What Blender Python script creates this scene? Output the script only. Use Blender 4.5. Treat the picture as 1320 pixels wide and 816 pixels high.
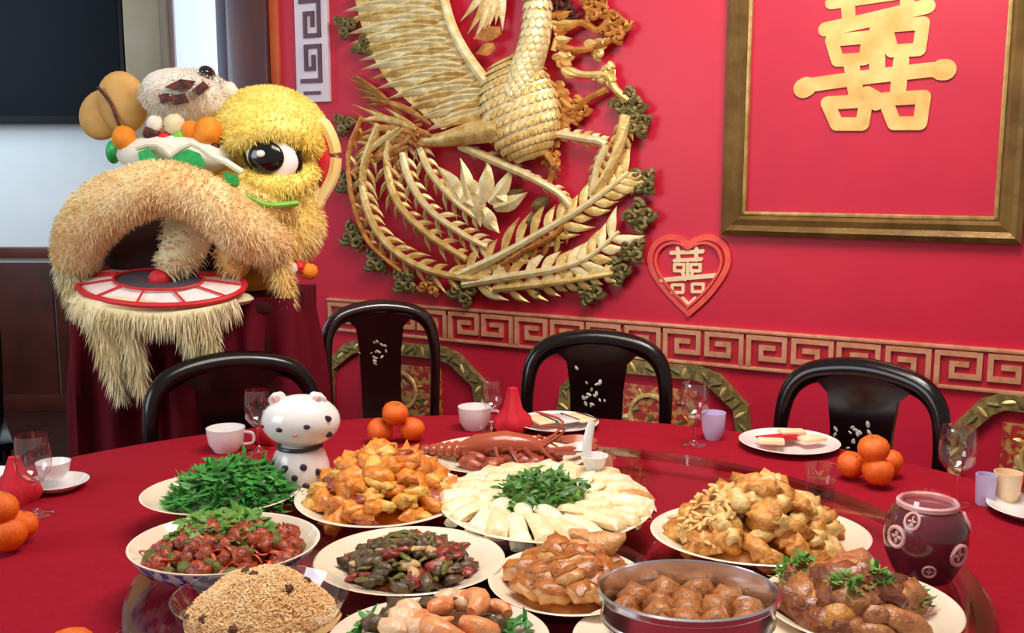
import bpy, bmesh, math, random
from mathutils import Vector, Matrix, noise

random.seed(7)
for o in list(bpy.data.objects):
    bpy.data.objects.remove(o)
scene = bpy.context.scene
C = scene.collection
R = math.radians

# ------------------------------------------------------------------ camera
F = 1300.0
PITCH = R(8.5)
CAM = Vector((0, 0, 1.40))
cam = bpy.data.cameras.new('camera')
cam.sensor_width = 36
cam.lens = F / 1320 * 36
cam.clip_start = 0.02
camo = bpy.data.objects.new('camera', cam)
camo.location = CAM
camo.rotation_euler = (math.pi / 2 - PITCH, 0, 0)
C.objects.link(camo)
scene.camera = camo

# ------------------------------------------------------------------ world and lights
world = bpy.data.worlds.new('world')
scene.world = world
world.use_nodes = True
bg = world.node_tree.nodes['Background']
bg.inputs[0].default_value = (1.0, 0.93, 0.88, 1)
bg.inputs[1].default_value = 0.30

def area(name, loc, target, size, power, color, shape='RECTANGLE', size_y=None):
    l = bpy.data.lights.new(name, 'AREA')
    l.shape = shape
    l.size = size
    if size_y: l.size_y = size_y
    l.energy = power
    l.color = color
    o = bpy.data.objects.new(name, l)
    o.location = loc
    d = Vector(target) - Vector(loc)
    o.rotation_euler = d.to_track_quat('-Z', 'Y').to_euler()
    C.objects.link(o)
    return o
area('ceiling_lamp_table', (0.15, 1.5, 2.75), (0.15, 1.7, 0.7), 1.0, 30, (1.0, 0.90, 0.78), size_y=1.0)
area('ceiling_lamp_wall', (0.75, 1.9, 2.75), (0.45, 3.4, 1.6), 0.6, 25, (1.0, 0.92, 0.84), size_y=0.6)
area('daylight_window', (-3.2, 0.3, 2.1), (0.0, 2.4, 0.9), 1.8, 46, (0.80, 0.90, 1.0), size_y=1.6)
area('hall_daylight', (-3.4, 4.4, 2.2), (-2.2, 5.8, 1.5), 1.2, 28, (0.58, 0.82, 1.0), size_y=1.4)
scene.view_settings.view_transform = 'Standard'
scene.view_settings.look = 'None'
scene.view_settings.gamma = 1.0
scene.view_settings.use_curve_mapping = False
scene.view_settings.exposure = 0.15

# ------------------------------------------------------------------ pixel to place
CP, SP = math.cos(PITCH), math.sin(PITCH)
def ray(px, py):
    dx = (px - 660) / F; dy = (py - 408) / F
    return Vector((dx, CP - dy * SP, -SP - dy * CP))
def onz(px, py, z):
    d = ray(px, py); t = (z - CAM.z) / d.z
    return CAM + d * t
def atD(px, py, D):
    d = ray(px, py)
    return CAM + d * (D / d.y)
WA = R(28)
W0 = Vector((0, 3.6, 0))
WD = Vector((math.cos(WA), -math.sin(WA), 0))
WN = Vector((-math.sin(WA), -math.cos(WA), 0))     # towards the room
def W(px, py, off=0.0):
    """photo pixel -> (u, z) on the plane of the red wall, off metres in front of it"""
    d = ray(px, py)
    t = ((W0 - CAM).dot(WN) + off) / d.dot(WN)
    P = CAM + d * t
    return Vector(((P - W0).dot(WD), -off, P.z))

# ------------------------------------------------------------------ materials
def lin(c):
    if isinstance(c, str):
        c = tuple(int(c[i:i + 2], 16) / 255 for i in (1, 3, 5))
    return tuple(((x / 12.92) if x <= 0.04045 else ((x + 0.055) / 1.055) ** 2.4) for x in c) + (1,)
MATS = {}
def mat(name, c1, c2=None, scale=20, rough=0.5, metal=0.0, bump=0.0, bscale=None, coat=0.0, detail=4, sss=0.0, spec=0.5, sheen=0.0, emit=None, estr=1.0, lo=0.35, hi=0.65):
    m = bpy.data.materials.new(name)
    m.use_nodes = True
    nt = m.node_tree
    b = nt.nodes['Principled BSDF']
    b.inputs['Roughness'].default_value = rough
    b.inputs['Metallic'].default_value = metal
    b.inputs['Specular IOR Level'].default_value = spec
    if coat: 
        b.inputs['Coat Weight'].default_value = coat
        b.inputs['Coat Roughness'].default_value = 0.08
    if sheen: b.inputs['Sheen Weight'].default_value = sheen
    if sss:
        b.inputs['Subsurface Weight'].default_value = sss
        b.inputs['Subsurface Radius'].default_value = (0.01, 0.006, 0.003)
    tc = nt.nodes.new('ShaderNodeTexCoord')
    n = nt.nodes.new('ShaderNodeTexNoise')
    n.inputs['Scale'].default_value = scale
    n.inputs['Detail'].default_value = detail
    nt.links.new(tc.outputs['Object'], n.inputs['Vector'])
    r = nt.nodes.new('ShaderNodeValToRGB')
    r.color_ramp.elements[0].position = lo
    r.color_ramp.elements[1].position = hi
    r.color_ramp.elements[0].color = lin(c1)
    r.color_ramp.elements[1].color = lin(c2 or c1)
    nt.links.new(n.outputs['Fac'], r.inputs['Fac'])
    nt.links.new(r.outputs['Color'], b.inputs['Base Color'])
    if emit:
        b.inputs['Emission Color'].default_value = lin(emit)
        b.inputs['Emission Strength'].default_value = estr
    if bump:
        n2 = nt.nodes.new('ShaderNodeTexNoise')
        n2.inputs['Scale'].default_value = bscale or scale * 2
        n2.inputs['Detail'].default_value = 3
        nt.links.new(tc.outputs['Object'], n2.inputs['Vector'])
        bp = nt.nodes.new('ShaderNodeBump')
        bp.inputs['Strength'].default_value = bump
        bp.inputs['Distance'].default_value = 0.01
        nt.links.new(n2.outputs['Fac'], bp.inputs['Height'])
        nt.links.new(bp.outputs['Normal'], b.inputs['Normal'])
    MATS[name] = m
    return m
def glassmat(name, tint, rough=0.02, ior=1.45, extra=0.0, gcol=(1, 1, 1, 1)):
    m = bpy.data.materials.new(name); m.use_nodes = True
    nt = m.node_tree; nt.nodes.clear()
    out = nt.nodes.new('ShaderNodeOutputMaterial')
    t = nt.nodes.new('ShaderNodeBsdfTransparent'); t.inputs[0].default_value = tint
    g = nt.nodes.new('ShaderNodeBsdfGlossy'); g.inputs['Roughness'].default_value = rough; g.inputs[0].default_value = gcol
    fr = nt.nodes.new('ShaderNodeFresnel'); fr.inputs[0].default_value = ior
    ad = nt.nodes.new('ShaderNodeMath'); ad.operation = 'ADD'; ad.use_clamp = True; ad.inputs[1].default_value = extra
    mx = nt.nodes.new('ShaderNodeMixShader')
    ge = nt.nodes.new('ShaderNodeNewGeometry')
    inv = nt.nodes.new('ShaderNodeMath'); inv.operation = 'SUBTRACT'; inv.inputs[0].default_value = 1.0
    mu_ = nt.nodes.new('ShaderNodeMath'); mu_.operation = 'MULTIPLY'
    nt.links.new(ge.outputs['Backfacing'], inv.inputs[1])
    nt.links.new(fr.outputs[0], ad.inputs[0]); nt.links.new(ad.outputs[0], mu_.inputs[0])
    nt.links.new(inv.outputs[0], mu_.inputs[1]); nt.links.new(mu_.outputs[0], mx.inputs[0])
    nt.links.new(t.outputs[0], mx.inputs[1]); nt.links.new(g.outputs[0], mx.inputs[2])
    nt.links.new(mx.outputs[0], out.inputs[0])
    return m

M_wall = mat('red_wall_paint', '#d0203c', '#ca1d3b', 3, rough=0.42, bump=0.03, bscale=60)
M_cloth = mat('red_tablecloth', '#960f24', '#9e1228', 90, rough=0.9, bump=0.12, bscale=400, spec=0.15)
M_napkin = mat('red_napkin', '#d01a30', '#c01428', 60, rough=0.8)
M_lacquer = mat('black_lacquer', '#0c0507', '#14070a', 8, rough=0.22, coat=0.2, spec=0.35)
M_rose = mat('dark_rosewood', '#2a0a0e', '#1a0608', 8, rough=0.22, coat=0.6)
M_pearl = mat('mother_of_pearl', '#d8d4c4', '#a89c88', 60, rough=0.3)
M_gold = mat('carved_gold', '#f6da94', '#d6aa58', 30, rough=0.36, metal=0.35, bump=0.25, bscale=120)
M_gold2 = mat('pale_gold', '#fdf0c0', '#ecd08a', 35, rough=0.38, metal=0.3, bump=0.2, bscale=140)
M_gold3 = mat('amber_gold', '#d9974a', '#a86428', 30, rough=0.4, metal=0.3, bump=0.25, bscale=120)
M_olive = mat('olive_gilt', '#6b6234', '#9a8450', 40, rough=0.45, metal=0.25, bump=0.3, bscale=120, lo=.4, hi=.75)
M_fret = mat('gold_fret_paint', '#e6a684', '#cc8860', 25, rough=0.4, metal=0.2)
M_fretg = mat('red_fret_ground', '#c02434', '#b41f30', 8, rough=0.45)
M_white_board = mat('white_board', '#f0e2ea', '#e6d4e0', 10, rough=0.5)
M_greyline = mat('grey_fret_line', '#6a4a58', '#5a3c48', 10, rough=0.5)
M_frame = mat('antique_gold_frame', '#8a6a38', '#6f5228', 14, rough=0.35, metal=0.4, bump=0.1, bscale=60)
M_frame_in = mat('gilt_lip', '#c8a468', '#a07e42', 30, rough=0.35, metal=0.4)
M_pict = mat('crimson_silk', '#c81238', '#c01038', 6, rough=0.5)
M_char = mat('gold_character', '#ecca80', '#d4a858', 14, rough=0.45, metal=0.1)
M_heart = mat('coral_paper', '#f2604e', '#e84a48', 30, rough=0.6)
M_cream = mat('cream_paper', '#fbe0b8', '#f4cfa0', 30, rough=0.6)
M_plaster = mat('white_plaster', '#e6e6e6', '#dcdede', 3, rough=0.7)
M_tan = mat('tan_column_paint', '#a8957a', '#9a8666', 4, rough=0.6)
M_wood = mat('brown_wainscot', '#4c1a0e', '#3a120a', 6, rough=0.45, spec=0.3)
M_jamb = mat('dark_door_jamb', '#4a2430', '#5e2a24', 4, rough=0.35, coat=0.3)
M_orange = mat('orange_trim', '#d8602a', '#c04c20', 6, rough=0.4)
M_floor = mat('brown_floor', '#3a1a14', '#2c120e', 4, rough=0.4)
M_screen = mat('black_screen', '#0b0c12', '#0d0f18', 2, rough=0.35, spec=0.05)
M_screenframe = mat('screen_frame', '#15161c', '#101116', 2, rough=0.4, spec=0.2)
M_pane = mat('bright_pane', '#dfeaf4', None, 2, rough=0.3, emit='#cfe4f6', estr=0.85)
M_drape = mat('maroon_drape', '#6e0a20', '#560616', 5, rough=0.8, spec=0.2)
M_china = mat('cream_china', '#f6e8d2', '#f0dfc6', 4, rough=0.18, coat=0.4)
M_white = mat('white_china', '#f4f0ee', '#ebe6e4', 4, rough=0.18, coat=0.4)
M_blue = mat('blue_white_china', '#4a4a9a', '#d8d6e4', 55, rough=0.2, coat=0.4, lo=.47, hi=.53)
M_steel = mat('steel', '#eef2fa', '#dce2ec', 8, rough=0.2, metal=1.0)
M_glass = glassmat('clear_glass', (0.96, 0.96, 0.96, 1), extra=0.10)
M_susan = glassmat('table_glass', (0.93, 0.91, 0.91, 1), rough=0.03, extra=0.0)
M_susan_rim = glassmat('table_glass_edge', (0.62, 0.60, 0.52, 1), rough=0.12, extra=0.08)
M_pictglass = glassmat('picture_glass', (1, 1, 1, 1), rough=0.02, ior=1.3)
M_tang = mat('tangerine_peel', '#f47a1a', '#ea5c10', 8, rough=0.38, bump=0.25, bscale=260)
M_stem = mat('tangerine_stem', '#5c7a2a', '#4a6420', 30, rough=0.6)
M_fur = mat('yellow_fur', '#fde9a0', '#f6d27c', 9, rough=0.7, sheen=0.4)
M_furb = mat('bright_yellow_fur', '#fff08c', '#fbe066', 9, rough=0.7, sheen=0.4)
M_furp = mat('pale_cream_fur', '#f0e6c2', '#dccb98', 9, rough=0.75, sheen=0.4)
M_furo = mat('peach_fur', '#fdeab8', '#f6d090', 9, rough=0.75, sheen=0.4)
M_furw = mat('white_fur', '#f8f2e6', '#e8dcc8', 9, rough=0.75, sheen=0.4)
M_yel = mat('yellow_fabric', '#f2c84a', '#e6b43a', 12, rough=0.6)
M_tanf = mat('tan_ear_fabric', '#e2b46a', '#cf9a50', 12, rough=0.6)
M_black = mat('black_enamel', '#0a0808', None, 5, rough=0.15, coat=0.5)
M_eyew = mat('eye_white', '#fbf4ec', None, 5, rough=0.3)
M_red = mat('red_fabric', '#d8242c', '#c81c28', 12, rough=0.55)
M_pink = mat('white_pink_teeth', '#fdeeea', '#f8dedc', 30, rough=0.5)
M_green = mat('green_sequin', '#1f9a52', '#2fb85c', 60, rough=0.35)
M_lime = mat('lime_trim', '#8fce4a', '#7abf3a', 40, rough=0.5)
M_or2 = mat('orange_pompom', '#f59a20', '#e87e14', 30, rough=0.7)
M_mouth = mat('dark_mouth', '#2a0a0e', '#3a1014', 10, rough=0.8)
M_navy = mat('slate_blue_cloth', '#4a4658', '#5a4a50', 30, rough=0.7)
M_brown = mat('brown_pattern', '#6a2c1c', '#3a1410', 60, rough=0.6, lo=.45, hi=.55)
M_spot = mat('dark_spot', '#3a2c3c', None, 5, rough=0.3)
M_maroon = mat('maroon_glaze', '#6e2430', '#521822', 12, rough=0.2, coat=0.6)
M_medal = mat('pink_medallion', '#e8b8b4', '#d89a9a', 40, rough=0.3)
M_lavender = mat('lavender_china', '#d8cdf0', '#cabde8', 5, rough=0.3, emit=None)
# food
M_leaf = mat('green_leaf', '#469a3c', '#28661f', 30, rough=0.42, lo=.4, hi=.65)
M_leaf2 = mat('parsley', '#7aa848', '#4a7a28', 50, rough=0.5)
M_scallion = mat('scallion_green', '#4f8a30', '#2c5a1c', 60, rough=0.45)
M_chili = mat('chili_meat', '#b84a24', '#74260f', 1.8, rough=0.3, coat=0.3, bump=0.35, bscale=4.0)
M_carrot = mat('chili_orange', '#d8562a', '#b83a1c', 1.8, rough=0.3, coat=0.3, bump=0.35, bscale=4.0)
M_rice = mat('fried_rice_grain', '#f8d49c', '#eebc78', 22, rough=0.5)
M_ricebit = mat('rice_brown_bit', '#6a3a18', '#4a240e', 1.8, rough=0.5, bump=0.35, bscale=4.0)
M_mush = mat('dark_mushroom', '#4a3520', '#6a5430', 1.8, rough=0.3, coat=0.3, bump=0.35, bscale=4.0)
M_pepper = mat('red_pepper', '#a83424', '#7a1e18', 1.8, rough=0.25, coat=0.4, bump=0.35, bscale=4.0)
M_olivev = mat('olive_vegetable', '#5a5a22', '#76702e', 1.8, rough=0.35, bump=0.35, bscale=4.0)
M_paleb = mat('pale_onion', '#d8b888', '#c09a60', 1.8, rough=0.4, bump=0.35, bscale=4.0)
M_shrimp = mat('peach_shrimp', '#f2a870', '#e88a50', 1.8, rough=0.3, coat=0.3, bump=0.35, bscale=4.0)
M_cashew = mat('pale_scallop', '#f4d4b0', '#eab890', 1.8, rough=0.35, coat=0.2, bump=0.35, bscale=4.0)
M_lob = mat('lobster_orange', '#f0a040', '#d8701c', 1.8, rough=0.35, coat=0.3, bump=0.35, bscale=4.0)
M_loby = mat('lobster_yellow', '#f2c86a', '#e09a34', 1.8, rough=0.4, coat=0.2, bump=0.35, bscale=4.0)
M_lobr = mat('lobster_red_shell', '#b85a3c', '#8c3422', 1.8, rough=0.25, coat=0.4, bump=0.35, bscale=4.0)
M_chick = mat('poached_chicken', '#f8ecc4', '#eed49c', 1.8, rough=0.35, coat=0.2, sss=0.1, bump=0.35, bscale=4.0)
M_chickw = mat('white_chicken', '#f6efd8', '#ecdcb4', 1.8, rough=0.4, sss=0.1, bump=0.35, bscale=4.0)
M_chickp = mat('pink_tan_skin', '#e2b07a', '#c98c50', 1.8, rough=0.35, coat=0.2, bump=0.35, bscale=4.0)
M_fried = mat('golden_fried', '#e4a450', '#b86c28', 1.8, rough=0.45, bump=0.35, bscale=4.0)
M_friedl = mat('pale_fried', '#f2d090', '#dca858', 1.8, rough=0.45, bump=0.35, bscale=4.0)
M_pork = mat('roast_pork', '#d89048', '#a85a26', 30, rough=0.35, coat=0.3, bump=0.3)
M_skin = mat('pork_skin', '#b05a24', '#7a3412', 25, rough=0.25, coat=0.5)
M_porkm = mat('roast_pork_piece', '#eab474', '#cc8440', 1.6, rough=0.35, coat=0.25, bump=0.3, bscale=4)
M_skinm = mat('brown_crackling', '#c87834', '#94501c', 1.6, rough=0.28, coat=0.4, bump=0.3, bscale=4)
M_ball = mat('meatball', '#c07c40', '#8a4c20', 1.8, rough=0.4, coat=0.2, bump=0.35, bscale=4.0)
M_broth = mat('brown_broth', '#b87440', '#98562c', 20, rough=0.12, coat=0.5)
M_beef = mat('braised_beef', '#a05a34', '#743a1c', 1.8, rough=0.3, coat=0.4, bump=0.35, bscale=4.0)
M_beefl = mat('braised_beef_light', '#c48450', '#9c5c34', 1.8, rough=0.3, coat=0.3, bump=0.35, bscale=4.0)
M_potato = mat('braised_potato', '#e0a050', '#c88434', 1.8, rough=0.4, bump=0.35, bscale=4.0)
M_sauce = mat('brown_sauce', '#7a3a1a', '#52220e', 20, rough=0.2, coat=0.4)

# ------------------------------------------------------------------ mesh builder
def catmull(pts, n=6):
    pts = [Vector(p) for p in pts]
    out = []
    for i in range(len(pts) - 1):
        p0 = pts[max(i - 1, 0)]; p1 = pts[i]; p2 = pts[i + 1]; p3 = pts[min(i + 2, len(pts) - 1)]
        for k in range(n):
            t = k / n
            out.append(0.5 * ((2 * p1) + (p2 - p0) * t + (2 * p0 - 5 * p1 + 4 * p2 - p3) * t * t + (3 * p1 - p0 - 3 * p2 + p3) * t ** 3))
    out.append(pts[-1])
    return out

class MB:
    def __init__(s): s.v = []; s.f = []
    def add(s, vs, fs):
        b = len(s.v)
        s.v += [tuple(v) for v in vs]
        s.f += [tuple(b + i for i in f) for f in fs]
        return s
    def box(s, c, size, rot=0, bev=0.0):
        x, y, z = (a / 2 for a in size)
        cz, sz = math.cos(rot), math.sin(rot)
        if bev:
            pts = []
            fs = []
            bm = bmesh.new()
            bmesh.ops.create_cube(bm, size=1)
            for v in bm.verts: v.co = Vector((v.co.x * 2 * x, v.co.y * 2 * y, v.co.z * 2 * z))
            bmesh.ops.bevel(bm, geom=bm.edges[:], offset=bev, segments=2, affect='EDGES', profile=0.6)
            bm.verts.index_update()
            vs = [(c[0] + v.co.x * cz - v.co.y * sz, c[1] + v.co.x * sz + v.co.y * cz, c[2] + v.co.z) for v in bm.verts]
            fs = [[v.index for v in f.verts] for f in bm.faces]
            bm.free()
            return s.add(vs, fs)
        vs = []
        for dz in (-z, z):
            for dx, dy in ((-x, -y), (x, -y), (x, y), (-x, y)):
                vs.append((c[0] + dx * cz - dy * sz, c[1] + dx * sz + dy * cz, c[2] + dz))
        return s.add(vs, [(3, 2, 1, 0), (4, 5, 6, 7), (0, 1, 5, 4), (1, 2, 6, 5), (2, 3, 7, 6), (3, 0, 4, 7)])
    def lathe(s, prof, n=40, c=(0, 0, 0), sx=1, sy=1, wob=None):
        vs = []; fs = []
        for r, z in prof:
            for k in range(n):
                a = 2 * math.pi * k / n
                rr = r * (wob(a) if wob else 1)
                vs.append((c[0] + rr * sx * math.cos(a), c[1] + rr * sy * math.sin(a), c[2] + z))
        for i in range(len(prof) - 1):
            for k in range(n):
                k2 = (k + 1) % n
                fs.append((i * n + k, i * n + k2, (i + 1) * n + k2, (i + 1) * n + k))
        return s.add(vs, fs)
    def tube(s, pts, rad, n=8, flat=1.0, up=(0, 0, 1)):
        pts = [Vector(p) for p in pts]
        if not hasattr(rad, '__len__'): rad = [rad] * len(pts)
        vs = []; fs = []
        for i, p in enumerate(pts):
            t = (pts[min(i + 1, len(pts) - 1)] - pts[max(i - 1, 0)])
            if t.length < 1e-9: t = Vector((0, 0, 1))
            t.normalize()
            u = Vector(up)
            a = t.cross(u)
            if a.length < 1e-3: a = t.cross(Vector((1, 0.2, 0)))
            a.normalize(); b = a.cross(t).normalized()
            for k in range(n):
                an = 2 * math.pi * k / n
                vs.append(p + a * math.cos(an) * rad[i] + b * math.sin(an) * rad[i] * flat)
        m = len(pts)
        for i in range(m - 1):
            for k in range(n):
                k2 = (k + 1) % n
                fs.append((i * n + k, i * n + k2, (i + 1) * n + k2, (i + 1) * n + k))
        fs.append(tuple(reversed(range(n)))); fs.append(tuple((m - 1) * n + k for k in range(n)))
        return s.add(vs, fs)
    def ell(s, c, r, n=16, m=10, nz=0.0, ns=3.0, seed=0, rot=None):
        vs = []; fs = []
        for i in range(m + 1):
            ph = math.pi * i / m
            for k in range(n):
                th = 2 * math.pi * k / n
                d = Vector((math.sin(ph) * math.cos(th), math.sin(ph) * math.sin(th), math.cos(ph)))
                q = 1 + (nz * noise.noise(d * ns + Vector((seed * 7.3, seed, 0))) if nz else 0)
                p = Vector((d.x * r[0] * q, d.y * r[1] * q, d.z * r[2] * q))
                if rot: p = rot @ p
                vs.append(Vector(c) + p)
        for i in range(m):
            for k in range(n):
                k2 = (k + 1) % n
                fs.append((i * n + k, (i + 1) * n + k, (i + 1) * n + k2, i * n + k2))
        return s.add(vs, fs)
    def prism(s, poly, y0, y1):
        """polygon of (x, z) extruded along y"""
        n = len(poly)
        vs = [(p[0], y0, p[1]) for p in poly] + [(p[0], y1, p[1]) for p in poly]
        fs = [tuple(range(n)), tuple(reversed(range(n, 2 * n)))] + [(i, i + n, (i + 1) % n + n, (i + 1) % n) for i in range(n)]
        return s.add(vs, fs)
    def leaf(s, p0, p1, w, nrm, h=0.006, bend=0.0, st=6, tip=0.0, base=0.5, sharp=2.0):
        """pointed feather or leaf from p0 to p1 with a raised midrib"""
        p0 = Vector(p0); p1 = Vector(p1); nrm = Vector(nrm).normalized()
        d = p1 - p0
        side = d.cross(nrm)
        if side.length < 1e-9: return s
        side.normalize()
        vs = []; fs = []
        for i in range(st + 1):
            t = i / st
            ww = w * (base + (1 - base) * math.sin(min(t / 0.45, 1) * math.pi / 2)) * (max(0, 1 - max(0, (t - 0.45) / 0.55) ** sharp) ** (0.5 if sharp >= 2 else 1.0) if t > 0.45 else 1)
            ww = max(ww, w * 0.03)
            c = p0 + d * t + side * (bend * d.length * math.sin(math.pi * t)) + nrm * (tip * t)
            hh = h * (0.4 + 0.6 * (ww / w))
            vs += [c - side * ww / 2, c + nrm * hh, c + side * ww / 2, c - nrm * hh * 0.6]
        for i in range(st):
            for k in range(4):
                k2 = (k + 1) % 4
                fs.append((i * 4 + k, i * 4 + k2, (i + 1) * 4 + k2, (i + 1) * 4 + k))
        fs.append((3, 2, 1, 0)); fs.append(tuple(st * 4 + k for k in range(4)))
        return s.add(vs, fs)
    def blade(s, p, d, L, w, droop=0.0, side=None):
        p = Vector(p); d = Vector(d).normalized()
        sd = d.cross(Vector((random.uniform(-1, 1), random.uniform(-1, 1), random.uniform(-1, 1))))
        if sd.length < 1e-6: return s
        sd.normalize()
        m = p + d * L * 0.55 + Vector((0, 0, -droop * L * 0.25))
        e = p + d * L + Vector((0, 0, -droop * L))
        return s.add([p - sd * w / 2, p + sd * w / 2, m + sd * w * 0.35, m - sd * w * 0.35, e], [(0, 1, 2, 3), (3, 2, 4)])
    def stroke(s, pts, w, y0, y1, n=8):
        """rounded brush stroke through (x, z) points, extruded along y"""
        for i in range(len(pts) - 1):
            a = Vector(pts[i]); b = Vector(pts[i + 1]); d = (b - a)
            an = math.atan2(d.y, d.x)
            poly = []
            for k in range(n + 1):
                q = an + math.pi / 2 + math.pi * k / n
                poly.append((a.x + math.cos(q) * w / 2, a.y + math.sin(q) * w / 2))
            for k in range(n + 1):
                q = an - math.pi / 2 + math.pi * k / n
                poly.append((b.x + math.cos(q) * w / 2, b.y + math.sin(q) * w / 2))
            s.sk = getattr(s, 'sk', 0) + 1
            s.prism(poly, y0 - s.sk * 0.00012, y1)
        return s
    def mesh(s, name, m, angle=40):
        me = bpy.data.meshes.new(name)
        me.from_pydata(s.v, [], s.f)
        bm = bmesh.new(); bm.from_mesh(me)
        bmesh.ops.recalc_face_normals(bm, faces=bm.faces[:])
        bm.to_mesh(me); bm.free()
        me.materials.append(m)
        if angle:
            for p in me.polygons: p.use_smooth = True
            me.set_sharp_from_angle(angle=R(angle))
        return me
    def build(s, name, m, parent=None, angle=40, loc=None, rotz=None):
        me = s.mesh(name, m, angle)
        o = bpy.data.objects.new(name, me)
        C.objects.link(o)
        if parent: o.parent = parent
        if loc is not None: o.location = loc
        if rotz is not None: o.rotation_euler = (0, 0, rotz)
        return o

def tag(o, label=None, cat=None, group=None, kind=None):
    if label: o['label'] = label
    if cat: o['category'] = cat
    if group: o['group'] = group
    if kind: o['kind'] = kind
    return o
def thing(name, label, cat, loc=(0, 0, 0), rotz=0, group=None):
    o = bpy.data.objects.new(name, None)
    o.empty_display_size = 0.05
    C.objects.link(o)
    o.location = loc; o.rotation_euler = (0, 0, rotz)
    return tag(o, label, cat, group)
def copy_tree(o, parent=None):
    c = o.copy(); C.objects.link(c)
    if parent: c.parent = parent
    for ch in [x for x in bpy.data.objects if x.parent == o]:
        copy_tree(ch, c)
    return c
def wall_thing(name, label, cat, px, py, group=None):
    q = W(px, py, 0)
    o = thing(name, label, cat, W0 + WD * q.x + Vector((0, 0, q.z)), -WA, group)
    return o, Vector((q.x, 0, q.z))
def struct(o): o['kind'] = 'structure'; return o

# ================================================================== THE ROOM
UL = W(362, 200).x            # left end of the red wall
UR = 2.6
wb = MB().box(((UL + UR) / 2, 0.06, 1.45), (UR - UL, 0.12, 2.9)).build('wall_back', M_wall, loc=W0, rotz=-WA)
struct(wb)
# dark door jamb and orange trim at the left end of the red wall
def wall_post(name, px0, px1, m, depth=0.16, proud=0.02):
    u0, u1 = W(px0, 60).x, W(px1, 60).x
    o = MB().box(((u0 + u1) / 2, depth / 2 - proud, 1.45), (u1 - u0, depth, 2.9), bev=0.006).build(name, m, loc=W0, rotz=-WA)
    return struct(o)
wall_post('trim_1', 350, 361.5, M_orange, 0.10, 0.012)
jamb = wall_post('trim_2', 299, 349.5, M_jamb, 0.18, 0.03)
wall_post('trim_3', 279, 298.5, mat('purple_grey_jamb', '#55425a', '#463448', 3, rough=0.4), 0.22, 0.0)
fl = MB().box((0, 3.5, -0.05), (9, 9, 0.1)).build('floor', M_floor); struct(fl)

# far hall wall, white above a wooden dado
FD = 5.7
def far(px, py, D=FD): return atD(px, py, D)
zc = far(60, 318).z
wl = MB().box((-1.9, FD + 0.06, 1.5), (4.2, 0.12, 3.0)).build('wall_left', M_plaster); struct(wl)
wd = thing('trim_4', None, None, (-1.9, FD, 0)); struct(wd)
n = 6
for i in range(n):
    w_ = 4.2 / n
    x = -2.1 + w_ * (i + 0.5)
    MB().box((x, -0.012, zc / 2 - 0.04), (w_ - 0.012, 0.022, zc - 0.1), bev=0.005).build('panel', M_wood, wd)
MB().box((0, -0.025, zc - 0.03), (4.2, 0.05, 0.06), bev=0.008).build('dado_cap', mat('dado_cap_wood', '#5c2a1c', '#4a2016', 6, rough=.35), wd)
MB().box((0, -0.02, 0.05), (4.2, 0.03, 0.1), bev=0.004).build('skirting', M_wood, wd)
# tan column and tall bright window strip beside it
a, b = far(160, 60, 5.5), far(207, 60, 5.5)
col = MB().box(((a.x + b.x) / 2, 5.6, 1.5), (b.x - a.x, 0.2, 3.0), bev=0.01).build('wall_column', M_tan); struct(col)
a, b = far(219, 60), far(300, 60)
win = thing('window_1', None, None, ((a.x + b.x) / 2, FD - 0.01, 1.0)); struct(win)
ww = b.x - a.x
MB().box((0, 0, 0.75), (ww - 0.06, 0.012, 1.5)).build('pane', M_pane, win)
for x in (-ww / 2 + 0.02, ww / 2 - 0.02):
    MB().box((x, -0.015, 0.75), (0.04, 0.04, 1.58), bev=0.004).build('window_frame', M_white_board, win)
for z in (-0.02, 1.52):
    MB().box((0, -0.015, z), (ww - 0.08, 0.04, 0.04), bev=0.004).build('window_frame', M_white_board, win)
# dark wall screen
a, b = far(-70, 160, 5.6), far(166, 160, 5.6)
tv = thing('wall_television', 'large black flat television hung on white hall wall above wooden dado', 'television', ((a.x + b.x) / 2, 5.6, a.z))
tw, th = b.x - a.x, (b.x - a.x) * 0.75
MB().box((0, 0.01, th / 2), (tw, 0.05, th), bev=0.006).build('casing', M_screenframe, tv)
MB().box((0, -0.017, th / 2 + 0.01), (tw - 0.05, 0.006, th - 0.07)).build('screen', M_screen, tv)
MB().box((0, 0.06, th / 2), (0.3, 0.08, 0.3)).build('wall_bracket', M_screenframe, tv)

# white vertical fret board on the red wall
u0, u1 = W(384, 60).x, W(426, 60).x
zb, zt = W(405, 132).z, 2.7
vt = thing('trim_5', None, None, W0 + WD * ((u0 + u1) / 2)); vt.rotation_euler = (0, 0, -WA); struct(vt)
bw = u1 - u0
MB().box((0, -0.008, (zb + zt) / 2), (bw, 0.016, zt - zb), bev=0.003).build('board', M_white_board, vt)
def fret_unit(mb, x0, z0, w, h, t, y0, y1, flip=False, vertical=False):
    """square spiral key, drawn as a band of boxes"""
    pts = [(0.04, 0.02), (0.04, 0.94), (0.94, 0.94), (0.94, 0.24), (0.36, 0.24), (0.36, 0.62), (0.66, 0.62)]
    if flip: pts = [(1 - a, b) for a, b in pts]
    if vertical: pts = [(b, a) for a, b in pts]
    for j_, ((a, b), (c, d)) in enumerate(zip(pts[:-1], pts[1:])):
        ax, az, cx, cz = x0 + a * w, z0 + b * h, x0 + c * w, z0 + d * h
        mb.box(((ax + cx) / 2, (y0 + y1) / 2 - 0.0002 * j_, (az + cz) / 2), (abs(cx - ax) + t, abs(y1 - y0), abs(cz - az) + t))
    return mb
uh = bw * 1.05
z = zb + 0.075
i = 0
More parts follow.
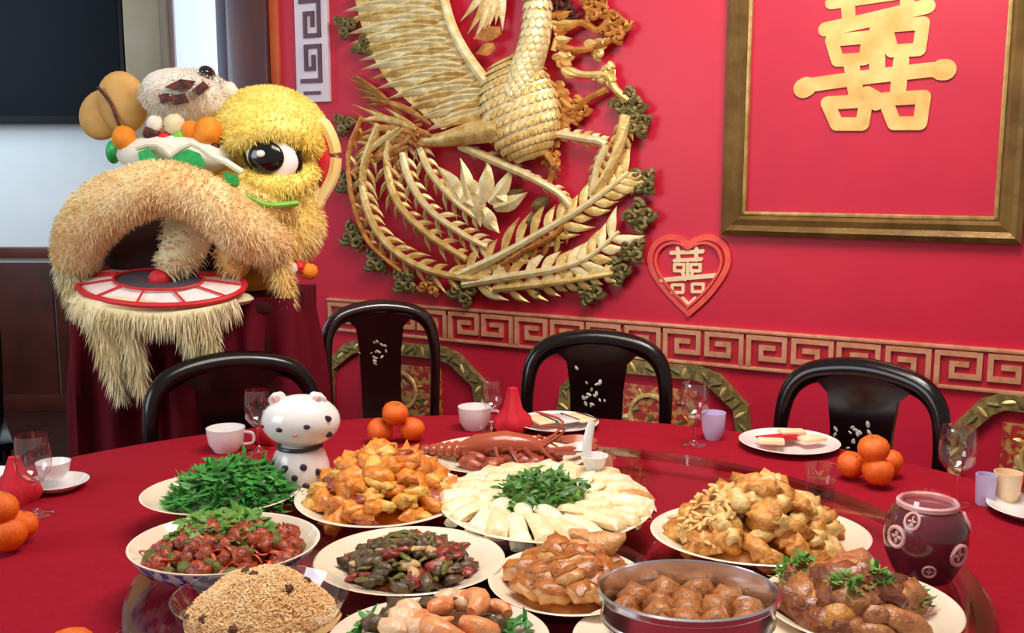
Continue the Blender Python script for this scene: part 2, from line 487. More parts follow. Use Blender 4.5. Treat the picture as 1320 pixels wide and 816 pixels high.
while z + uh < zt:
    fret_unit(MB(), -bw * 0.30, z, bw * 0.6, uh * 0.86, bw * 0.10, -0.022, -0.014, flip=bool(i % 2), vertical=True).build('fret_motif', M_greyline, vt, angle=0)
    z += uh; i += 1
MB().box((0, -0.018, zb + 0.035), (bw * 0.5, 0.008, 0.012)).build('fret_motif', M_greyline, vt)

# gold meander border (dado rail) along the red wall
zt = (W(620, 401).z + W(1000, 428).z + W(1310, 453).z) / 3
zb = (W(600, 441).z + W(1000, 476).z + W(1310, 504).z) / 3
bt = thing('trim_6', None, None, W0); bt.rotation_euler = (0, 0, -WA); struct(bt)
ub0 = W(425, 420).x
MB().box(((ub0 + UR) / 2, -0.004, (zt + zb) / 2), (UR - ub0, 0.008, zt - zb)).build('ground_panel', M_fretg, bt)
for z in (zt, zb):
    MB().box(((ub0 + UR) / 2, -0.008, z), (UR - ub0, 0.02, 0.011), bev=0.003).build('border_rail', M_fret, bt)
H = zt - zb
uw = H * 1.18
u = ub0 + 0.01; i = 0
cells = {}
while u + uw < UR:
    k = i % 2
    if k not in cells:
        cells[k] = fret_unit(MB(), 0, 0.012, uw * 0.9, H - 0.024, 0.0150, -0.019, -0.007, flip=bool(k)).mesh('fret_motif', M_fret, 0)
    o = bpy.data.objects.new('fret_motif', cells[k]); C.objects.link(o); o.parent = bt; o.location = (u, 0, zb)
    u += uw; i += 1

# ================================================================== FRAMED PICTURE
root, r0 = wall_thing('framed_picture', 'large crimson picture of a gold double happiness character in antique gold frame', 'picture', 1122, 308)
ul, ur = W(929, 302, 0.03).x - r0.x, W(1317, 313, 0.03).x - r0.x
zb = 0.0
Hh = 1.25
fw = 0.064
def frame_member(mb, x0, z0, x1, z1, inx, inz):
    """moulded member: outer slope, crest and inner slope between the outer and inner edge lines"""
    prof = [(0, 0.0), (0, 0.030), (0.25, 0.042), (0.5, 0.030), (0.8, 0.036), (1.0, 0.022), (1.0, 0.0)]
    vs = []
    for (x, z, sx, sz) in ((x0, z0, *inx), (x1, z1, *inz)):
        for t, d in prof:
            vs.append((x + sx * fw * t, -d, z + sz * fw * t))
    n = len(prof)
    return mb.add(vs, [(i, i + 1, n + i + 1, n + i) for i in range(n - 1)] + [tuple(range(n)), tuple(range(2 * n - 1, n - 1, -1))])
for args in ((ul, zb, ur, zb, (1, 1), (-1, 1)), (ul, Hh, ur, Hh, (1, -1), (-1, -1)), (ul, zb, ul, Hh, (1, 1), (1, -1)), (ur, zb, ur, Hh, (-1, 1), (-1, -1))):
    frame_member(MB(), *args).build('frame_member', M_frame, root, angle=20)
l = fw
for x0, x1, z0, z1 in ((ul + l, ur - l, zb + l, zb + l + 0.012), (ul + l, ur - l, Hh - l - 0.012, Hh - l), (ul + l, ul + l + 0.012, zb + l, Hh - l), (ur - l - 0.012, ur - l, zb + l, Hh - l)):
    MB().box(((x0 + x1) / 2, -0.016, (z0 + z1) / 2), (x1 - x0, 0.02, z1 - z0), bev=0.003).build('inner_lip', M_frame_in, root)
MB().box(((ul + ur) / 2, -0.005, Hh / 2), (ur - ul - 2 * l + 0.01, 0.01, Hh - 2 * l + 0.01)).build('picture_sheet', M_pict, root)
def PP(px, py, off=0.012):
    q = W(px, py, off) - r0
    return (q.x, q.z)
ch = MB()
wpx = abs(PP(1100, 50)[0] - PP(1120, 50)[0]) / 20
S = lambda pts, w: ch.stroke([PP(*p) for p in pts], w * 1.12 * wpx, -0.014, -0.0095)
S([(1064, 38), (1120, 26), (1196, 8)], 17)
S([(1072, 4), (1194, -14)], 15)
S([(1094, 20), (1090, -50), (1092, -130)], 16); S([(1170, 8), (1166, -60), (1168, -138)], 16)
S([(1040, -48), (1120, -62), (1222, -76)], 16)
S([(1052, -105), (1110, -112)], 14); S([(1150, -118), (1212, -126)], 14)
for cx, cy, rx, ry in ((1096, 62, 24, 14), (1166, 47, 24, 17)):
    S([(cx - rx, cy - ry + 4), (cx + rx, cy - ry), (cx + rx - 5, cy + ry), (cx - rx + 8, cy + ry + 2), (cx - rx, cy - ry + 4)], 15)
S([(1131, 38), (1131, 90)], 18)
S([(1036, 114), (1042, 110), (1120, 99), (1200, 90), (1222, 90)], 17); S([(1036, 114), (1040, 112)], 24); S([(1214, 90), (1219, 90)], 24)
S([(1098, 84), (1104, 122)], 18); S([(1162, 78), (1158, 116)], 18)
for cx, cy, rx, ry in ((1092, 145, 25, 15), (1166, 142, 25, 17)):
    S([(cx - rx, cy - ry + 3), (cx + rx, cy - ry), (cx + rx - 5, cy + ry), (cx - rx + 12, cy + ry), (cx - rx, cy - ry + 3)], 16)
S([(1118, 120), (1132, 128), (1130, 134)], 16)
ch.build('double_happiness_character', M_char, root, angle=30)
MB().box(((ul + ur) / 2, -0.0195, Hh / 2), (ur - ul - 2 * l - 0.02, 0.002, Hh - 2 * l - 0.02)).build('glass_pane', M_pictglass, root)

# ================================================================== HEART
root, r0 = wall_thing('paper_heart', 'coral paper cut heart with cream double happiness character on red wall', 'decoration', 888, 406)
def HP(px, py, off=0.004):
    q = W(px, py, off) - r0; return (q.x, q.z)
out = [(888, 404), (862, 378), (843, 352), (838, 332), (846, 314), (862, 306), (878, 308), (888, 314), (900, 308), (916, 306), (932, 314), (939, 332), (934, 352), (914, 380), (888, 404)]
pts = [p.to_2d() for p in catmull([Vector((a, b, 0)) for a, b in out], 4)]
ppx = abs(HP(880, 350)[0] - HP(890, 350)[0]) / 10
hm = MB().stroke([HP(p.x, p.y) for p in pts], 7 * ppx, -0.006, -0.001)
inn = [((p.x - 888) * 0.84 + 888, (p.y - 350) * 0.84 + 350) for p in pts]
hm.stroke([HP(*p) for p in inn], 3 * ppx, -0.005, -0.001)
hm.build('heart_outline', M_heart, root, angle=30)
hc = MB()
S = lambda pts, w: hc.stroke([HP(*p) for p in pts], w * ppx, -0.008, -0.001)
S([(866, 326), (886, 325), (906, 324)], 5); S([(874, 320), (875, 336)], 5); S([(898, 319), (898, 335)], 5)
S([(870, 336), (904, 334)], 4.5)
for cx, cy, r in ((876, 345, 6), (897, 345, 6), (874, 372, 7), (900, 371, 7)):
    S([(cx - r, cy - r * .7), (cx + r, cy - r * .7), (cx + r, cy + r * .7), (cx - r, cy + r * .7), (cx - r, cy - r * .7)], 3.6)
S([(854, 361), (886, 358), (922, 355)], 5.5); S([(887, 340), (887, 358)], 4); S([(880, 350), (884, 360)], 4); S([(894, 349), (890, 359)], 4)
S([(880, 384), (888, 392), (896, 384)], 3.2)
hc.build('double_happiness_character', M_cream, root, angle=30)

# ================================================================== PHOENIX RELIEF
root, r0 = wall_thing('phoenix_carving', 'gilded carved phoenix relief with spread wing and curling tail on red wall', 'wall carving', 645, 380)
root.location += WN * 0.013      # backs of the carving just touch the wall
def PX(px, py, off=0.03):
    return W(px, py, off) - r0
NRM = (0, -1, 0)
PS = (PX(640, 200) - PX(650, 200)).length / 10     # metres per pixel here
def feather(a, b, w, m, off0=0.03, off1=0.03, h=0.008, bend=0.0, parent=None, name='feather', base=0.5):
    return MB().leaf(PX(*a, off0), PX(*b, off1), w * PS, NRM, h=h, bend=bend, base=base, sharp=1.2).build(name, m, parent or root, angle=50)
lead = catmull([(570, -150, 0), (566, -80, 0), (574, -10, 0), (590, 45, 0), (622, 96, 0), (660, 138, 0)], 8)
tipl = catmull([(420, -190, 0), (424, -90, 0), (438, -8, 0), (456, 58, 0), (486, 112, 0), (556, 172, 0)], 8)
def along(path, t):
    f = t * (len(path) - 1); i = min(int(f), len(path) - 2); return path[i].lerp(path[i + 1], f - i)
NF = 24
wpl = [(p.x, p.y) for p in lead] + [(along(lead, 1 - t).lerp(along(tipl, 1 - t), .86).x, along(lead, 1 - t).lerp(along(tipl, 1 - t), .86).y) for t in [i / 20 for i in range(21)]]
MB().prism([(PX(*p).x, PX(*p).z) for p in wpl], -0.022, -0.012).build('wing_board', M_gold, root)
for row, (ext, w, off) in enumerate(((1.0, 15, 0.024), (0.80, 14, 0.031), (0.60, 13, 0.038), (0.42, 12, 0.044), (0.22, 11, 0.050))):
    for i in range(NF):
        t = (i + 0.5 * (row % 2)) / (NF - 0.5)
        a = along(lead, t); b = along(tipl, min(1, t * 1.0))
        b = a.lerp(b, ext)
        s0 = a.lerp(b, 0.0 if row == 4 else 0.25)
        feather((s0.x, s0.y), (b.x + random.uniform(-3, 3), b.y + random.uniform(-2, 2)), w, M_gold2 if (i + row) % 3 else M_gold, off + 0.012, off, h=0.010, bend=0.05)
lp = [PX(p.x, p.y, 0.062) for p in lead]
MB().tube(lp, [0.012 + 0.010 * i / len(lp) for i in range(len(lp))], 8).build('wing_ridge', M_gold2, root)
# second wing, behind the neck
for i in range(7):
    feather((650 - i * 2, -60 + i * 4), (596 + i * 9, 28 + 16 * math.sin(i * 0.9) + i * 4), 15, M_gold if i % 2 else M_gold2, 0.03, 0.024, bend=-0.06)
feather((648, 40), (612, 50), 16, M_gold3, 0.04, 0.05); feather((640, 60), (615, 70), 14, M_gold3, 0.04, 0.05)
# neck, head (above the picture), body
nk = catmull([PX(650, -120, 0.08), PX(676, -80, 0.08), PX(694, -30, 0.075), PX(694, 40, 0.07), PX(680, 92, 0.062), PX(672, 128, 0.05), PX(668, 150, 0.02)], 6)
MB().tube(nk, [(0.034 + 0.040 * (i / len(nk)) ** 1.3) * (1 if i < len(nk) - 6 else 1 - .14 * (i - len(nk) + 7)) for i in range(len(nk))], 14).build('neck', M_gold2, root)
ns_ = MB()
for i in range(3, len(nk) - 8):
    for k in range(7):
        rr_ = 0.034 + 0.040 * (i / len(nk)) ** 1.3
        a_ = math.pi * (k + .5 * (i % 2)) / 6.5
        nn_ = Vector((-math.cos(a_), -math.sin(a_), 0))
        p_ = nk[i] + nn_ * rr_ * .98
        t_ = (nk[i + 1] - nk[i]).normalized()
        ns_.leaf(p_, p_ + t_ * .026 + nn_ * .006, .024, nn_, h=.003, st=3)
tag(ns_.build('neck_scales', M_gold2, root), kind='stuff')
hd = MB().ell(PX(640, -128, 0.08), (0.05, 0.035, 0.04)).build('head', M_gold, root)
MB().leaf(PX(630, -125, .08), PX(590, -112, .08), 0.03, NRM, h=0.015).build('beak', M_gold3, hd)
for i in range(4): MB().leaf(PX(650, -140, .08), PX(670 + i * 12, -190 + i * 14, .07), 0.025, NRM).build('crest_feather', M_gold3, hd)
bc = PX(672, 140, 0.05)
body = MB().ell(bc, (47 * PS, 0.062, 58 * PS), 24, 16, rot=Matrix.Rotation(R(-18), 3, 'Y')).build('body', M_gold2, root)
sc = MB()
rm = Matrix.Rotation(R(-18), 3, 'Y')
for i in range(13):
    for k in range(15):
        ph = math.pi * (0.12 + 0.74 * i / 12); th = -math.pi + math.pi * (k + 0.5 * (i % 2)) / 14.5
        d = Vector((math.sin(ph) * math.cos(th), math.sin(ph) * math.sin(th), math.cos(ph)))
        p = bc + rm @ Vector((d.x * 47 * PS, d.y * 0.062, d.z * 58 * PS))
        nn = (rm @ Vector((d.x / (47 * PS), d.y / 0.062, d.z / (58 * PS)))).normalized()
        tdir = (Vector((-0.5, 0, -1)) - nn * Vector((-0.5, 0, -1)).dot(nn)).normalized()
        sc.leaf(p - tdir * 0.006 + nn * 0.001, p + tdir * 0.022 + nn * 0.007, 0.022, nn, h=0.003, st=3)
tag(sc.build('body_scales', M_gold, body), kind='stuff')
fr = MB()
for i in range(14):
    t = i / 13; a = math.radians(-35 + 150 * t)
    fr.leaf(PX(680 + 44 * math.cos(a), 140 + 50 * math.sin(a), 0.03), PX(680 + 62 * math.cos(a), 146 + 62 * math.sin(a), 0.025), 12 * PS, NRM)
fr.build('breast_ruff', M_gold3, root)
# rump and thigh
MB().tube(catmull([PX(650, 165, .06), PX(610, 172, .06), PX(575, 180, .05), PX(545, 182, .04)], 6), [0.05, .05, .048, .046, .044, .042, .04, .038, .036, .034, .032, .03, .028, .026, .024, .022, .02, .018, .016], 10).build('rump', M_gold, root)
# brown tuft at tail root
for i in range(30):
    t = i / 29
    a = (560 - 40 * t + random.uniform(-10, 10), 160 + 30 * random.random())
    b = (448 + 70 * random.random(), 128 + 95 * t + random.uniform(-8, 8))
    feather(a, b, 8, M_gold3 if i % 3 else M_gold, 0.05 + 0.02 * random.random(), 0.03, h=0.005, bend=random.uniform(-.12, .12), name='tuft_feather')
for i in range(9):
    feather((520, 150 - i * 2), (447 + i * 3, 90 + i * 6), 6, M_olive if i % 2 else M_gold3, 0.03, 0.02, h=0.005, bend=.05, name='tuft_feather')
# tail plumes with barbs
def plume(path, r0_, r1_, m, barb=18, bw=7, side=(1, -1), off=0.035, step=2, m2=None, lean=0.95, skip=2):
    pp = catmull([(x, y, 0) for x, y in path], 6)
    n = len(pp)
    offs = [off + 0.018 * math.sin(math.pi * i / n) for i in range(n)]
    o = MB().tube([PX(p.x, p.y, q) for p, q in zip(pp, offs)], [0.95 * (r0_ + (r1_ - r0_) * (i / n)) * PS for i in range(n)], 8, flat=1.0).build('plume', m, root)
    for i in range(skip, n - 1, step):
        d = (pp[i + 1] - pp[i - 1]).normalized()
        for s in side:
            nv = Vector((-d.y, d.x, 0)) * s
            L = barb * random.uniform(1.05, 1.8) * (1 - 0.25 * i / n)
            e = pp[i] + d * L * lean + nv * L * 0.75
            feather((pp[i].x, pp[i].y), (e.x, e.y), bw * 0.95, (m2 or m) if (i // step) % 3 else M_gold, offs[i], off - 0.008, h=0.006, bend=0.08 * s, parent=o, name='barb')
    return o
plume([(492, 160), (472, 215), (474, 262), (496, 308), (540, 342), (600, 358), (660, 360)], 6, 4, M_gold, 20, 8)
plume([(508, 165), (502, 215), (516, 262), (552, 300), (604, 334)], 6, 4, M_gold, 17, 7)
plume([(522, 172), (526, 220), (552, 266), (596, 300), (630, 318)], 6, 3.5, M_gold2, 17, 7)
plume([(540, 178), (556, 220), (588, 258), (622, 284)], 5, 3.5, M_gold2, 16, 7)
plume([(470, 150), (452, 200), (458, 262), (478, 312), (520, 350)], 4, 3, M_gold3, 12, 6, side=(-1,))
plume([(590, 356), (650, 328), (706, 296), (752, 268), (790, 240), (812, 222)], 6, 2.5, M_gold2, 26, 11, m2=M_gold)
plume([(600, 366), (660, 356), (720, 346), (762, 330), (800, 298)], 6, 2, M_gold2, 26, 12)
plume([(640, 372), (700, 366), (745, 360), (792, 352)], 5, 2.5, M_gold, 18, 9)
plume([(596, 188), (646, 210), (690, 230), (724, 250), (738, 268)], 6, 4, M_gold2, 9, 6, step=2)
plume([(716, 172), (752, 178), (782, 186), (772, 214), (764, 252)], 5, 4, M_gold2, 10, 7, step=2)
plume([(808, 150), (800, 188), (786, 222), (768, 250)], 7, 5, M_gold, 12, 8, step=2)
plume([(735, 270), (720, 300), (680, 322), (650, 340)], 4, 3, M_gold3, 16, 8)
# leafy flower in the middle of the tail
for a, b, w in (((600, 262), (566, 214), 20), ((606, 258), (596, 204), 18), ((622, 262), (632, 206), 22), ((634, 262), (664, 214), 18), ((640, 268), (682, 248), 18), ((614, 266), (572, 250), 20), ((626, 270), (646, 300), 20), ((618, 250), (622, 292), 24), ((640, 250), (664, 262), 16), ((604, 232), (628, 258), 20)):
    feather(a, b, w, M_gold2, 0.05, 0.045, h=0.014, bend=.06, name='leaf')
for x, y in ((665, 252), (690, 282), (735, 300), (700, 262)):
    feather((x - 12, y + 6), (x + 14, y - 8), 14, M_olive, 0.03, 0.03, h=.01, name='leaf')
# legs and claws
plume([(700, 190), (716, 214), (708, 240)], 5, 3, M_gold3, 8, 5, step=2)
# cloud scrolls round the rim
def scroll(cx, cy, r, m, n=4, turn=1):
    mb = MB()
    for k in range(n):
        a0 = 2 * math.pi * k / n + cx
        ox, oy = cx + math.cos(a0) * r * 0.62, cy + math.sin(a0) * r * 0.62
        pts = []
        for i in range(16):
            t = i / 15; rr = r * 0.52 * (1 - 0.8 * t); a = a0 + turn * t * 8.2
            pts.append(PX(ox + math.cos(a) * rr, oy + math.sin(a) * rr, 0.022 + 0.016 * t))
        mb.tube(pts, [3.6 * PS * (1 - 0.4 * i / 15) for i in range(16)], 6)
    mb.ell(PX(cx, cy, 0.012), (r * 0.75 * PS, 0.012, r * 0.75 * PS), 10, 6, nz=.3, seed=cx)
    return mb.build('cloud_scroll', m, root)
for cx, cy, r, m in ((812, 136, 20, M_olive), (824, 160, 16, M_olive), (830, 234, 17, M_olive), (826, 278, 19, M_olive), (816, 322, 17, M_olive), (796, 350, 17, M_olive),
                     (762, 374, 17, M_olive), (600, 374, 18, M_olive), (556, 368, 13, M_gold3), (524, 362, 15, M_olive), (488, 336, 15, M_olive), (460, 304, 17, M_olive), (452, 236, 15, M_olive),
                     (796, 36, 18, M_gold3), (772, 62, 13, M_gold), (784, 98, 14, M_gold), (746, 142, 15, M_gold3), (730, 78, 12, M_gold), (770, 10, 18, M_gold3), (726, 12, 20, M_brown), (448, 34, 14, M_olive), (470, 60, 12, M_olive), (446, 160, 13, M_olive), (715, 208, 11, M_gold3), (690, 372, 10, M_olive)):
    scroll(cx, cy, r, m, n=4 if r > 14 else 3, turn=1 if cx > 640 else -1)
for path in ([(722, 82), (750, 96), (784, 98), (796, 116), (812, 130)], [(742, 66), (768, 62), (790, 52)], [(726, 128), (742, 140), (760, 128), (784, 116)], [(730, 40), (752, 30), (772, 40), (786, 28)], [(700, 18), (720, 40), (716, 66)]):
    MB().tube([PX(p.x, p.y, 0.03) for p in catmull([(a, b, 0) for a, b in path], 5)], 4 * PS, 7).build('vine', M_gold3 if path[0][0] > 725 else M_gold, root)
for i in range(8):
    feather((712 + i * 2, 20 + i * 10), (742 + 6 * math.sin(i * 2), 14 + i * 12), 10, M_gold if i % 2 else M_gold3, .04, .035, bend=.1, name='neck_plume')

# ================================================================== CHAIRS
def chair(name, label, loc, face, w=0.385, h=0.93, oct_=False, m=M_lacquer, ms=None, inlay=M_pearl, group=None, rail=0.0205, rich=1):
    """back at local y=0, seat towards +y; face = heading the seat points to"""
    ms = ms or m
    t = thing(name, label, 'chair', loc, face - math.pi / 2, group)
    k = h / 0.93
    hw = w / 2
    sides = []
    if oct_:
        path = [(-hw * 1.02, 0.10, 0.44 * k), (-hw * 1.0, 0.04, 0.70 * k), (-hw * 0.97, 0.02, 0.80 * k), (-hw * 0.70, 0.0, 0.905 * k), (-hw * 0.45, 0, 0.915 * k), (0, 0, 0.92 * k), (hw * 0.45, 0, 0.915 * k), (hw * 0.70, 0, 0.905 * k), (hw * 0.97, 0.02, 0.80 * k), (hw * 1.0, 0.04, 0.70 * k), (hw * 1.02, 0.10, 0.44 * k)]
    else:
            path = [(-hw * 0.95, 0.03, 0.44 * k), (-hw * 0.99, 0.028, 0.66 * k), (-hw * 0.99, 0.02, 0.77 * k), (-hw * 0.90, 0.005, 0.845 * k), (-hw * 0.62, -0.01, 0.888 * k), (0, -0.018, 0.906 * k), (hw * 0.62, -0.01, 0.888 * k), (hw * 0.90, 0.005, 0.845 * k), (hw * 0.99, 0.02, 0.77 * k), (hw * 0.99, 0.028, 0.66 * k), (hw * 0.95, 0.03, 0.44 * k)]
    pp = catmull(path, 5)
    nn = len(pp)
    rr = [rail * (0.85 + 0.62 * math.sin(math.pi * i / (nn - 1)) ** 3) for i in range(nn)]
    bo = MB().tube(pp, rr, 10, flat=0.9 if not oct_ else 0.6, up=(0, 1, 0)).build('back_rail', m, t)
    # splat
    zs = [0.445, 0.55, 0.66, 0.76, 0.84, 0.895]
    wv = [0.86, 0.88, 0.90, 0.94, 1.06, 1.75]
    sw = w * 0.205
    vs = []; fs = []
    for z, q in zip(zs, wv):
        y = 0.022 * (1 - (z - 0.445) / 0.45) - 0.014 * math.sin((z - 0.445) / 0.45 * math.pi)
        for x, dy in ((-1, -0.008), (1, -0.008), (1, 0.008), (-1, 0.008)):
            vs.append((x * sw * q, y + dy, z * k))
    for i in range(len(zs) - 1):
        for j in range(4):
            j2 = (j + 1) % 4
            fs.append((i * 4 + j, i * 4 + j2, (i + 1) * 4 + j2, (i + 1) * 4 + j))
    fs += [(3, 2, 1, 0), tuple(len(vs) - 4 + j for j in range(4))]
    sp = MB().add(vs, fs).build('splat', ms, t, angle=30)
    def splat_y(z): return 0.022 * (1 - (z - 0.445) / 0.45) - 0.014 * math.sin((z - 0.445) / 0.45 * math.pi) + 0.0085
    rnd = random.Random(int(loc[0] * 1000))
    if rich == 1:      # mother of pearl blossom spray
        for j in range(16):
            z = 0.745 + rnd.gauss(0, .025); x = rnd.gauss(.1, .25) * sw
            a = rnd.uniform(0, 6.28); L = rnd.uniform(.008, .018)
            MB().leaf((x, splat_y(z), z * k), (x + math.cos(a) * L, splat_y(z) + .001, z * k + math.sin(a) * L), L * 0.6, (0, 1, 0), h=.002, st=4).build('pearl_inlay', inlay, sp)
    elif rich == 2:    # gilded roundel and leaves
        cz = 0.76
        ring = [(math.cos(q / 16 * 2 * math.pi) * sw * 0.62, splat_y(cz), cz * k + math.sin(q / 16 * 2 * math.pi) * sw * 0.62) for q in range(17)]
        MB().tube(ring, 0.007, 6, up=(0, 1, 0)).build('roundel', inlay, sp)
        for j in range(26):
            z = 0.56 + 0.32 * rnd.random(); x = rnd.uniform(-.8, .8) * sw
            a = rnd.uniform(0, 6.28); L = rnd.uniform(.02, .045)
            MB().leaf((x, splat_y(z), z * k), (x + math.cos(a) * L, splat_y(z) + .001, z * k + math.sin(a) * L), L * 0.5, (0, 1, 0), h=.003, st=4).build('gilt_leaf', (inlay, M_gold3, M_olive)[j % 3], sp)
        for j in range(0, nn - 1, 2):      # gilt leaves along the rail
            p = pp[j]; 
            MB().leaf(p + Vector((0, rail * 0.62, 0)), pp[j + 1].lerp(p, .2) + Vector((0, rail * 0.66, 0)), rail * 1.2, (0, 1, 0), h=.003, st=3).build('gilt_leaf', M_olive if j % 4 else inlay, bo)
    # seat, apron, legs
    MB().box((0, 0.24, 0.425 * k), (w * 1.05, 0.40, 0.03), bev=0.008).build('seat', m, t)
    MB().box((0, 0.24, 0.39 * k), (w * 0.96, 0.35, 0.045), bev=0.004).build('apron', m, t)
    for x in (-1, 1):
        for y in (0.085, 0.40):
            MB().tube([(x * hw * 0.92, y, 0.41 * k), (x * hw * 0.94, y, 0.2), (x * hw * 0.96, y, 0.0)], [0.019, 0.017, 0.015], 8).build('leg', m, t)
        MB().tube([(x * hw * 0.94, 0.085, 0.14), (x * hw * 0.94, 0.40, 0.14)], 0.010, 6).build('stretcher', m, t)
    MB().tube([(-hw * 0.94, 0.40, 0.10), (hw * 0.94, 0.40, 0.10)], 0.010, 6).build('stretcher', m, t)
    return t

TC = Vector((-0.08, 1.33, 0))
TR = 1.27
def chair_at(px, py, h, **kw):
    d = ray(px, py); t = (h - CAM.z) / d.z
    P = CAM + d * t; P.z = 0
    to = TC - P
    fa = kw.pop('face', None)
    if fa is None: fa = math.atan2(to.y, to.x)
    label = kw.pop('label')
    return chair('dining_chair', label, P, fa, h=h, **kw)
chair_at(770, 428, 0.93, label='black lacquer chair under the heart, white plate set before it', w=0.40)
chair_at(1114, 466, 0.93, label='black lacquer chair behind four piled tangerines, below the framed picture', w=0.40)
chair_at(489, 389, 0.93, label='dark rosewood chair pulled back to the wall under the phoenix tail', w=0.385, m=M_rose, ms=M_rose, face=R(-72))
chair_at(298, 457, 0.921, label='dark chair in front of the maroon drape under the lion head', w=0.42, rich=0)
chair_at(-92, 379, 0.93, label='dark chair standing alone before the wooden dado', w=0.42, face=R(-60), rich=0)
M_gch = mat('gilt_red_lacquer', '#a8282a', '#b88a4c', 40, rough=0.35, lo=.46, hi=.56)
M_gra = mat('gilt_rail', '#7a6a3e', '#a89058', 45, rough=0.45, metal=0.25, lo=.4, hi=.6)
def gilt_arch(px, py, wpx, lab):
    root, r0 = wall_thing('gilded_wall_arch', lab, 'wall panel', px, 560, 'gilded arches along the wall')
    c = W(px, py, 0); root.location = W0 + WD * c.x; top = c.z
    hw = abs(W(px + wpx / 2, py).x - W(px - wpx / 2, py).x) / 2
    bw = 0.046
    def ring(k):
        return [(-hw + k, 0.0), (-hw + k, top - 0.20 - k * .3), (-hw * 0.96 + k, top - 0.115 - k * .4), (-hw * 0.68 + k * .7, top - 0.022 - k * .9), (-hw * .5 + k * .3, top - k), (hw * .5 - k * .3, top - k), (hw * .68 - k * .7, top - 0.022 - k * .9), (hw * .96 - k, top - 0.115 - k * .4), (hw - k, top - 0.20 - k * .3), (hw - k, 0.0)]
    o_, i_ = ring(0), ring(bw)
    n = len(o_)
    vs = [(x, -0.03, z) for x, z in o_] + [(x, -0.03, z) for x, z in i_] + [(x, 0, z) for x, z in o_] + [(x, 0, z) for x, z in i_]
    fs = []
    for i in range(n - 1):
        fs += [(i, i + 1, n + i + 1, n + i), (i, 2 * n + i, 2 * n + i + 1, i + 1), (n + i, n + i + 1, 3 * n + i + 1, 3 * n + i)]
    band = MB().add(vs, fs).build('arch_band', M_gra, root, angle=30)
    mid = ring(bw / 2)
    rnd = random.Random(px)
    tot = 0
    for (x0, z0), (x1, z1) in zip(mid[:-1], mid[1:]):
        L = math.hypot(x1 - x0, z1 - z0); k = max(1, int(L / 0.03))
        for j in range(k):
            t = (j + .5) / k; x, z = x0 + (x1 - x0) * t, z0 + (z1 - z0) * t
            if z < 0.35: continue
            a_ = rnd.uniform(0, 6.28); l = .019
            MB().leaf((x - math.cos(a_) * l, -.031, z - math.sin(a_) * l), (x + math.cos(a_) * l, -.032, z + math.sin(a_) * l), .016, NRM, h=.004, st=4).build('gilt_leaf', (M_olive, M_gold, M_olive)[(j + tot) % 3], band)
        tot += 1
    pw, pt = hw * 0.46, top - 0.085
    pan = MB().box((0, -0.011, pt / 2), (pw * 2, 0.022, pt), bev=.004).build('carved_panel', M_gch, root)
    for cz_, rr_ in ((pt - .10, .07), (pt - .27, .07), (pt - .44, .07)):
        ring_ = [(math.cos(q / 20 * 2 * math.pi) * rr_, -.024, cz_ + math.sin(q / 20 * 2 * math.pi) * rr_) for q in range(21)]
        MB().tube(ring_, 0.008, 6, up=(0, 1, 0)).build('roundel', M_gold, pan)
    for j in range(70):
        z = pt - .02 - .40 * rnd.random(); x = rnd.uniform(-.9, .9) * pw
        a_ = rnd.uniform(0, 6.28); L = rnd.uniform(.02, .045)
        MB().leaf((x, -.0225, z), (x + math.cos(a_) * L, -.0235, z + math.sin(a_) * L), L * .5, NRM, h=.004, st=4).build('gilt_leaf', (M_gold, M_gold3, M_olive)[j % 3], pan)
for px, py, wp, lab in ((520, 441, 212, 'gilded arch on the wall behind the pulled back rosewood chair'), (842, 465, 250, 'gilded arch on the wall behind the chair under the heart'), (1358, 512, 280, 'gilded arch on the wall behind the lavender and cream cups')):
    gilt_arch(px, py, wp, lab)

# ================================================================== LION HEAD ON DRAPED STAND
LD = 2.95
st0 = atD(264, 480, LD); st0.z = 0
def LP(px, py, dep=0.0):
    return atD(px, py, LD + dep) - lion.location
zs_top = atD(250, 372, LD).z
# stand: draped cloth over a narrow table
stand = thing('display_stand', 'tall narrow stand hidden under the maroon drape', 'stand', (st0.x, st0.y - 0.02, 0))
MB().box((0, 0, zs_top - 0.03), (0.56, 0.34, 0.03), bev=0.004).build('stand_top', M_wood, stand)
for x in (-.25, .25):
    for y in (-.14, .14):
        MB().box((x, y, (zs_top - 0.045) / 2), (0.04, 0.04, zs_top - 0.045)).build('leg', M_wood, stand)
per = []
hwx, hwy, rc = 0.31, 0.17, 0.05
NP = 160
def rrect(t):
    L = [2 * hwx, 2 * hwy, 2 * hwx, 2 * hwy]; s = t * sum(L)
    for i, l_ in enumerate(L):
        if s <= l_:
            q = s / l_ * 2 - 1
            return [(q * hwx, -hwy, 0, -1), (hwx, q * hwy, 1, 0), (-q * hwx, hwy, 0, 1), (-hwx, -q * hwy, -1, 0)][i]
        s -= l_
    return (-hwx, -hwy, -1, 0)
vs = []; fs = []
rows = 14
for j in range(rows + 1):
    v = j / rows; z = zs_top - 0.005 - v * (zs_top - 0.02)
    for i in range(NP):
        x, y, nx, ny = rrect(i / NP)
        f = 0.028 * min(1, v * 4) * (math.sin(i * 2 * math.pi / 8.0 + 0.8 * math.sin(i * 0.31)) + 0.5 * math.sin(i * 0.37)) + 0.04 * v
        vs.append((x + nx * f, y + ny * f, z))
for j in range(rows):
    for i in range(NP):
        i2 = (i + 1) % NP
        fs.append((j * NP + i, j * NP + i2, (j + 1) * NP + i2, (j + 1) * NP + i))
fs.append(tuple(range(NP)))
dr = MB().add(vs, fs).build('drape', M_drape, angle=70, loc=(st0.x, st0.y - 0.02, 0))
tag(dr, 'maroon cloth hanging in folds over the stand below the lion head', 'drape')

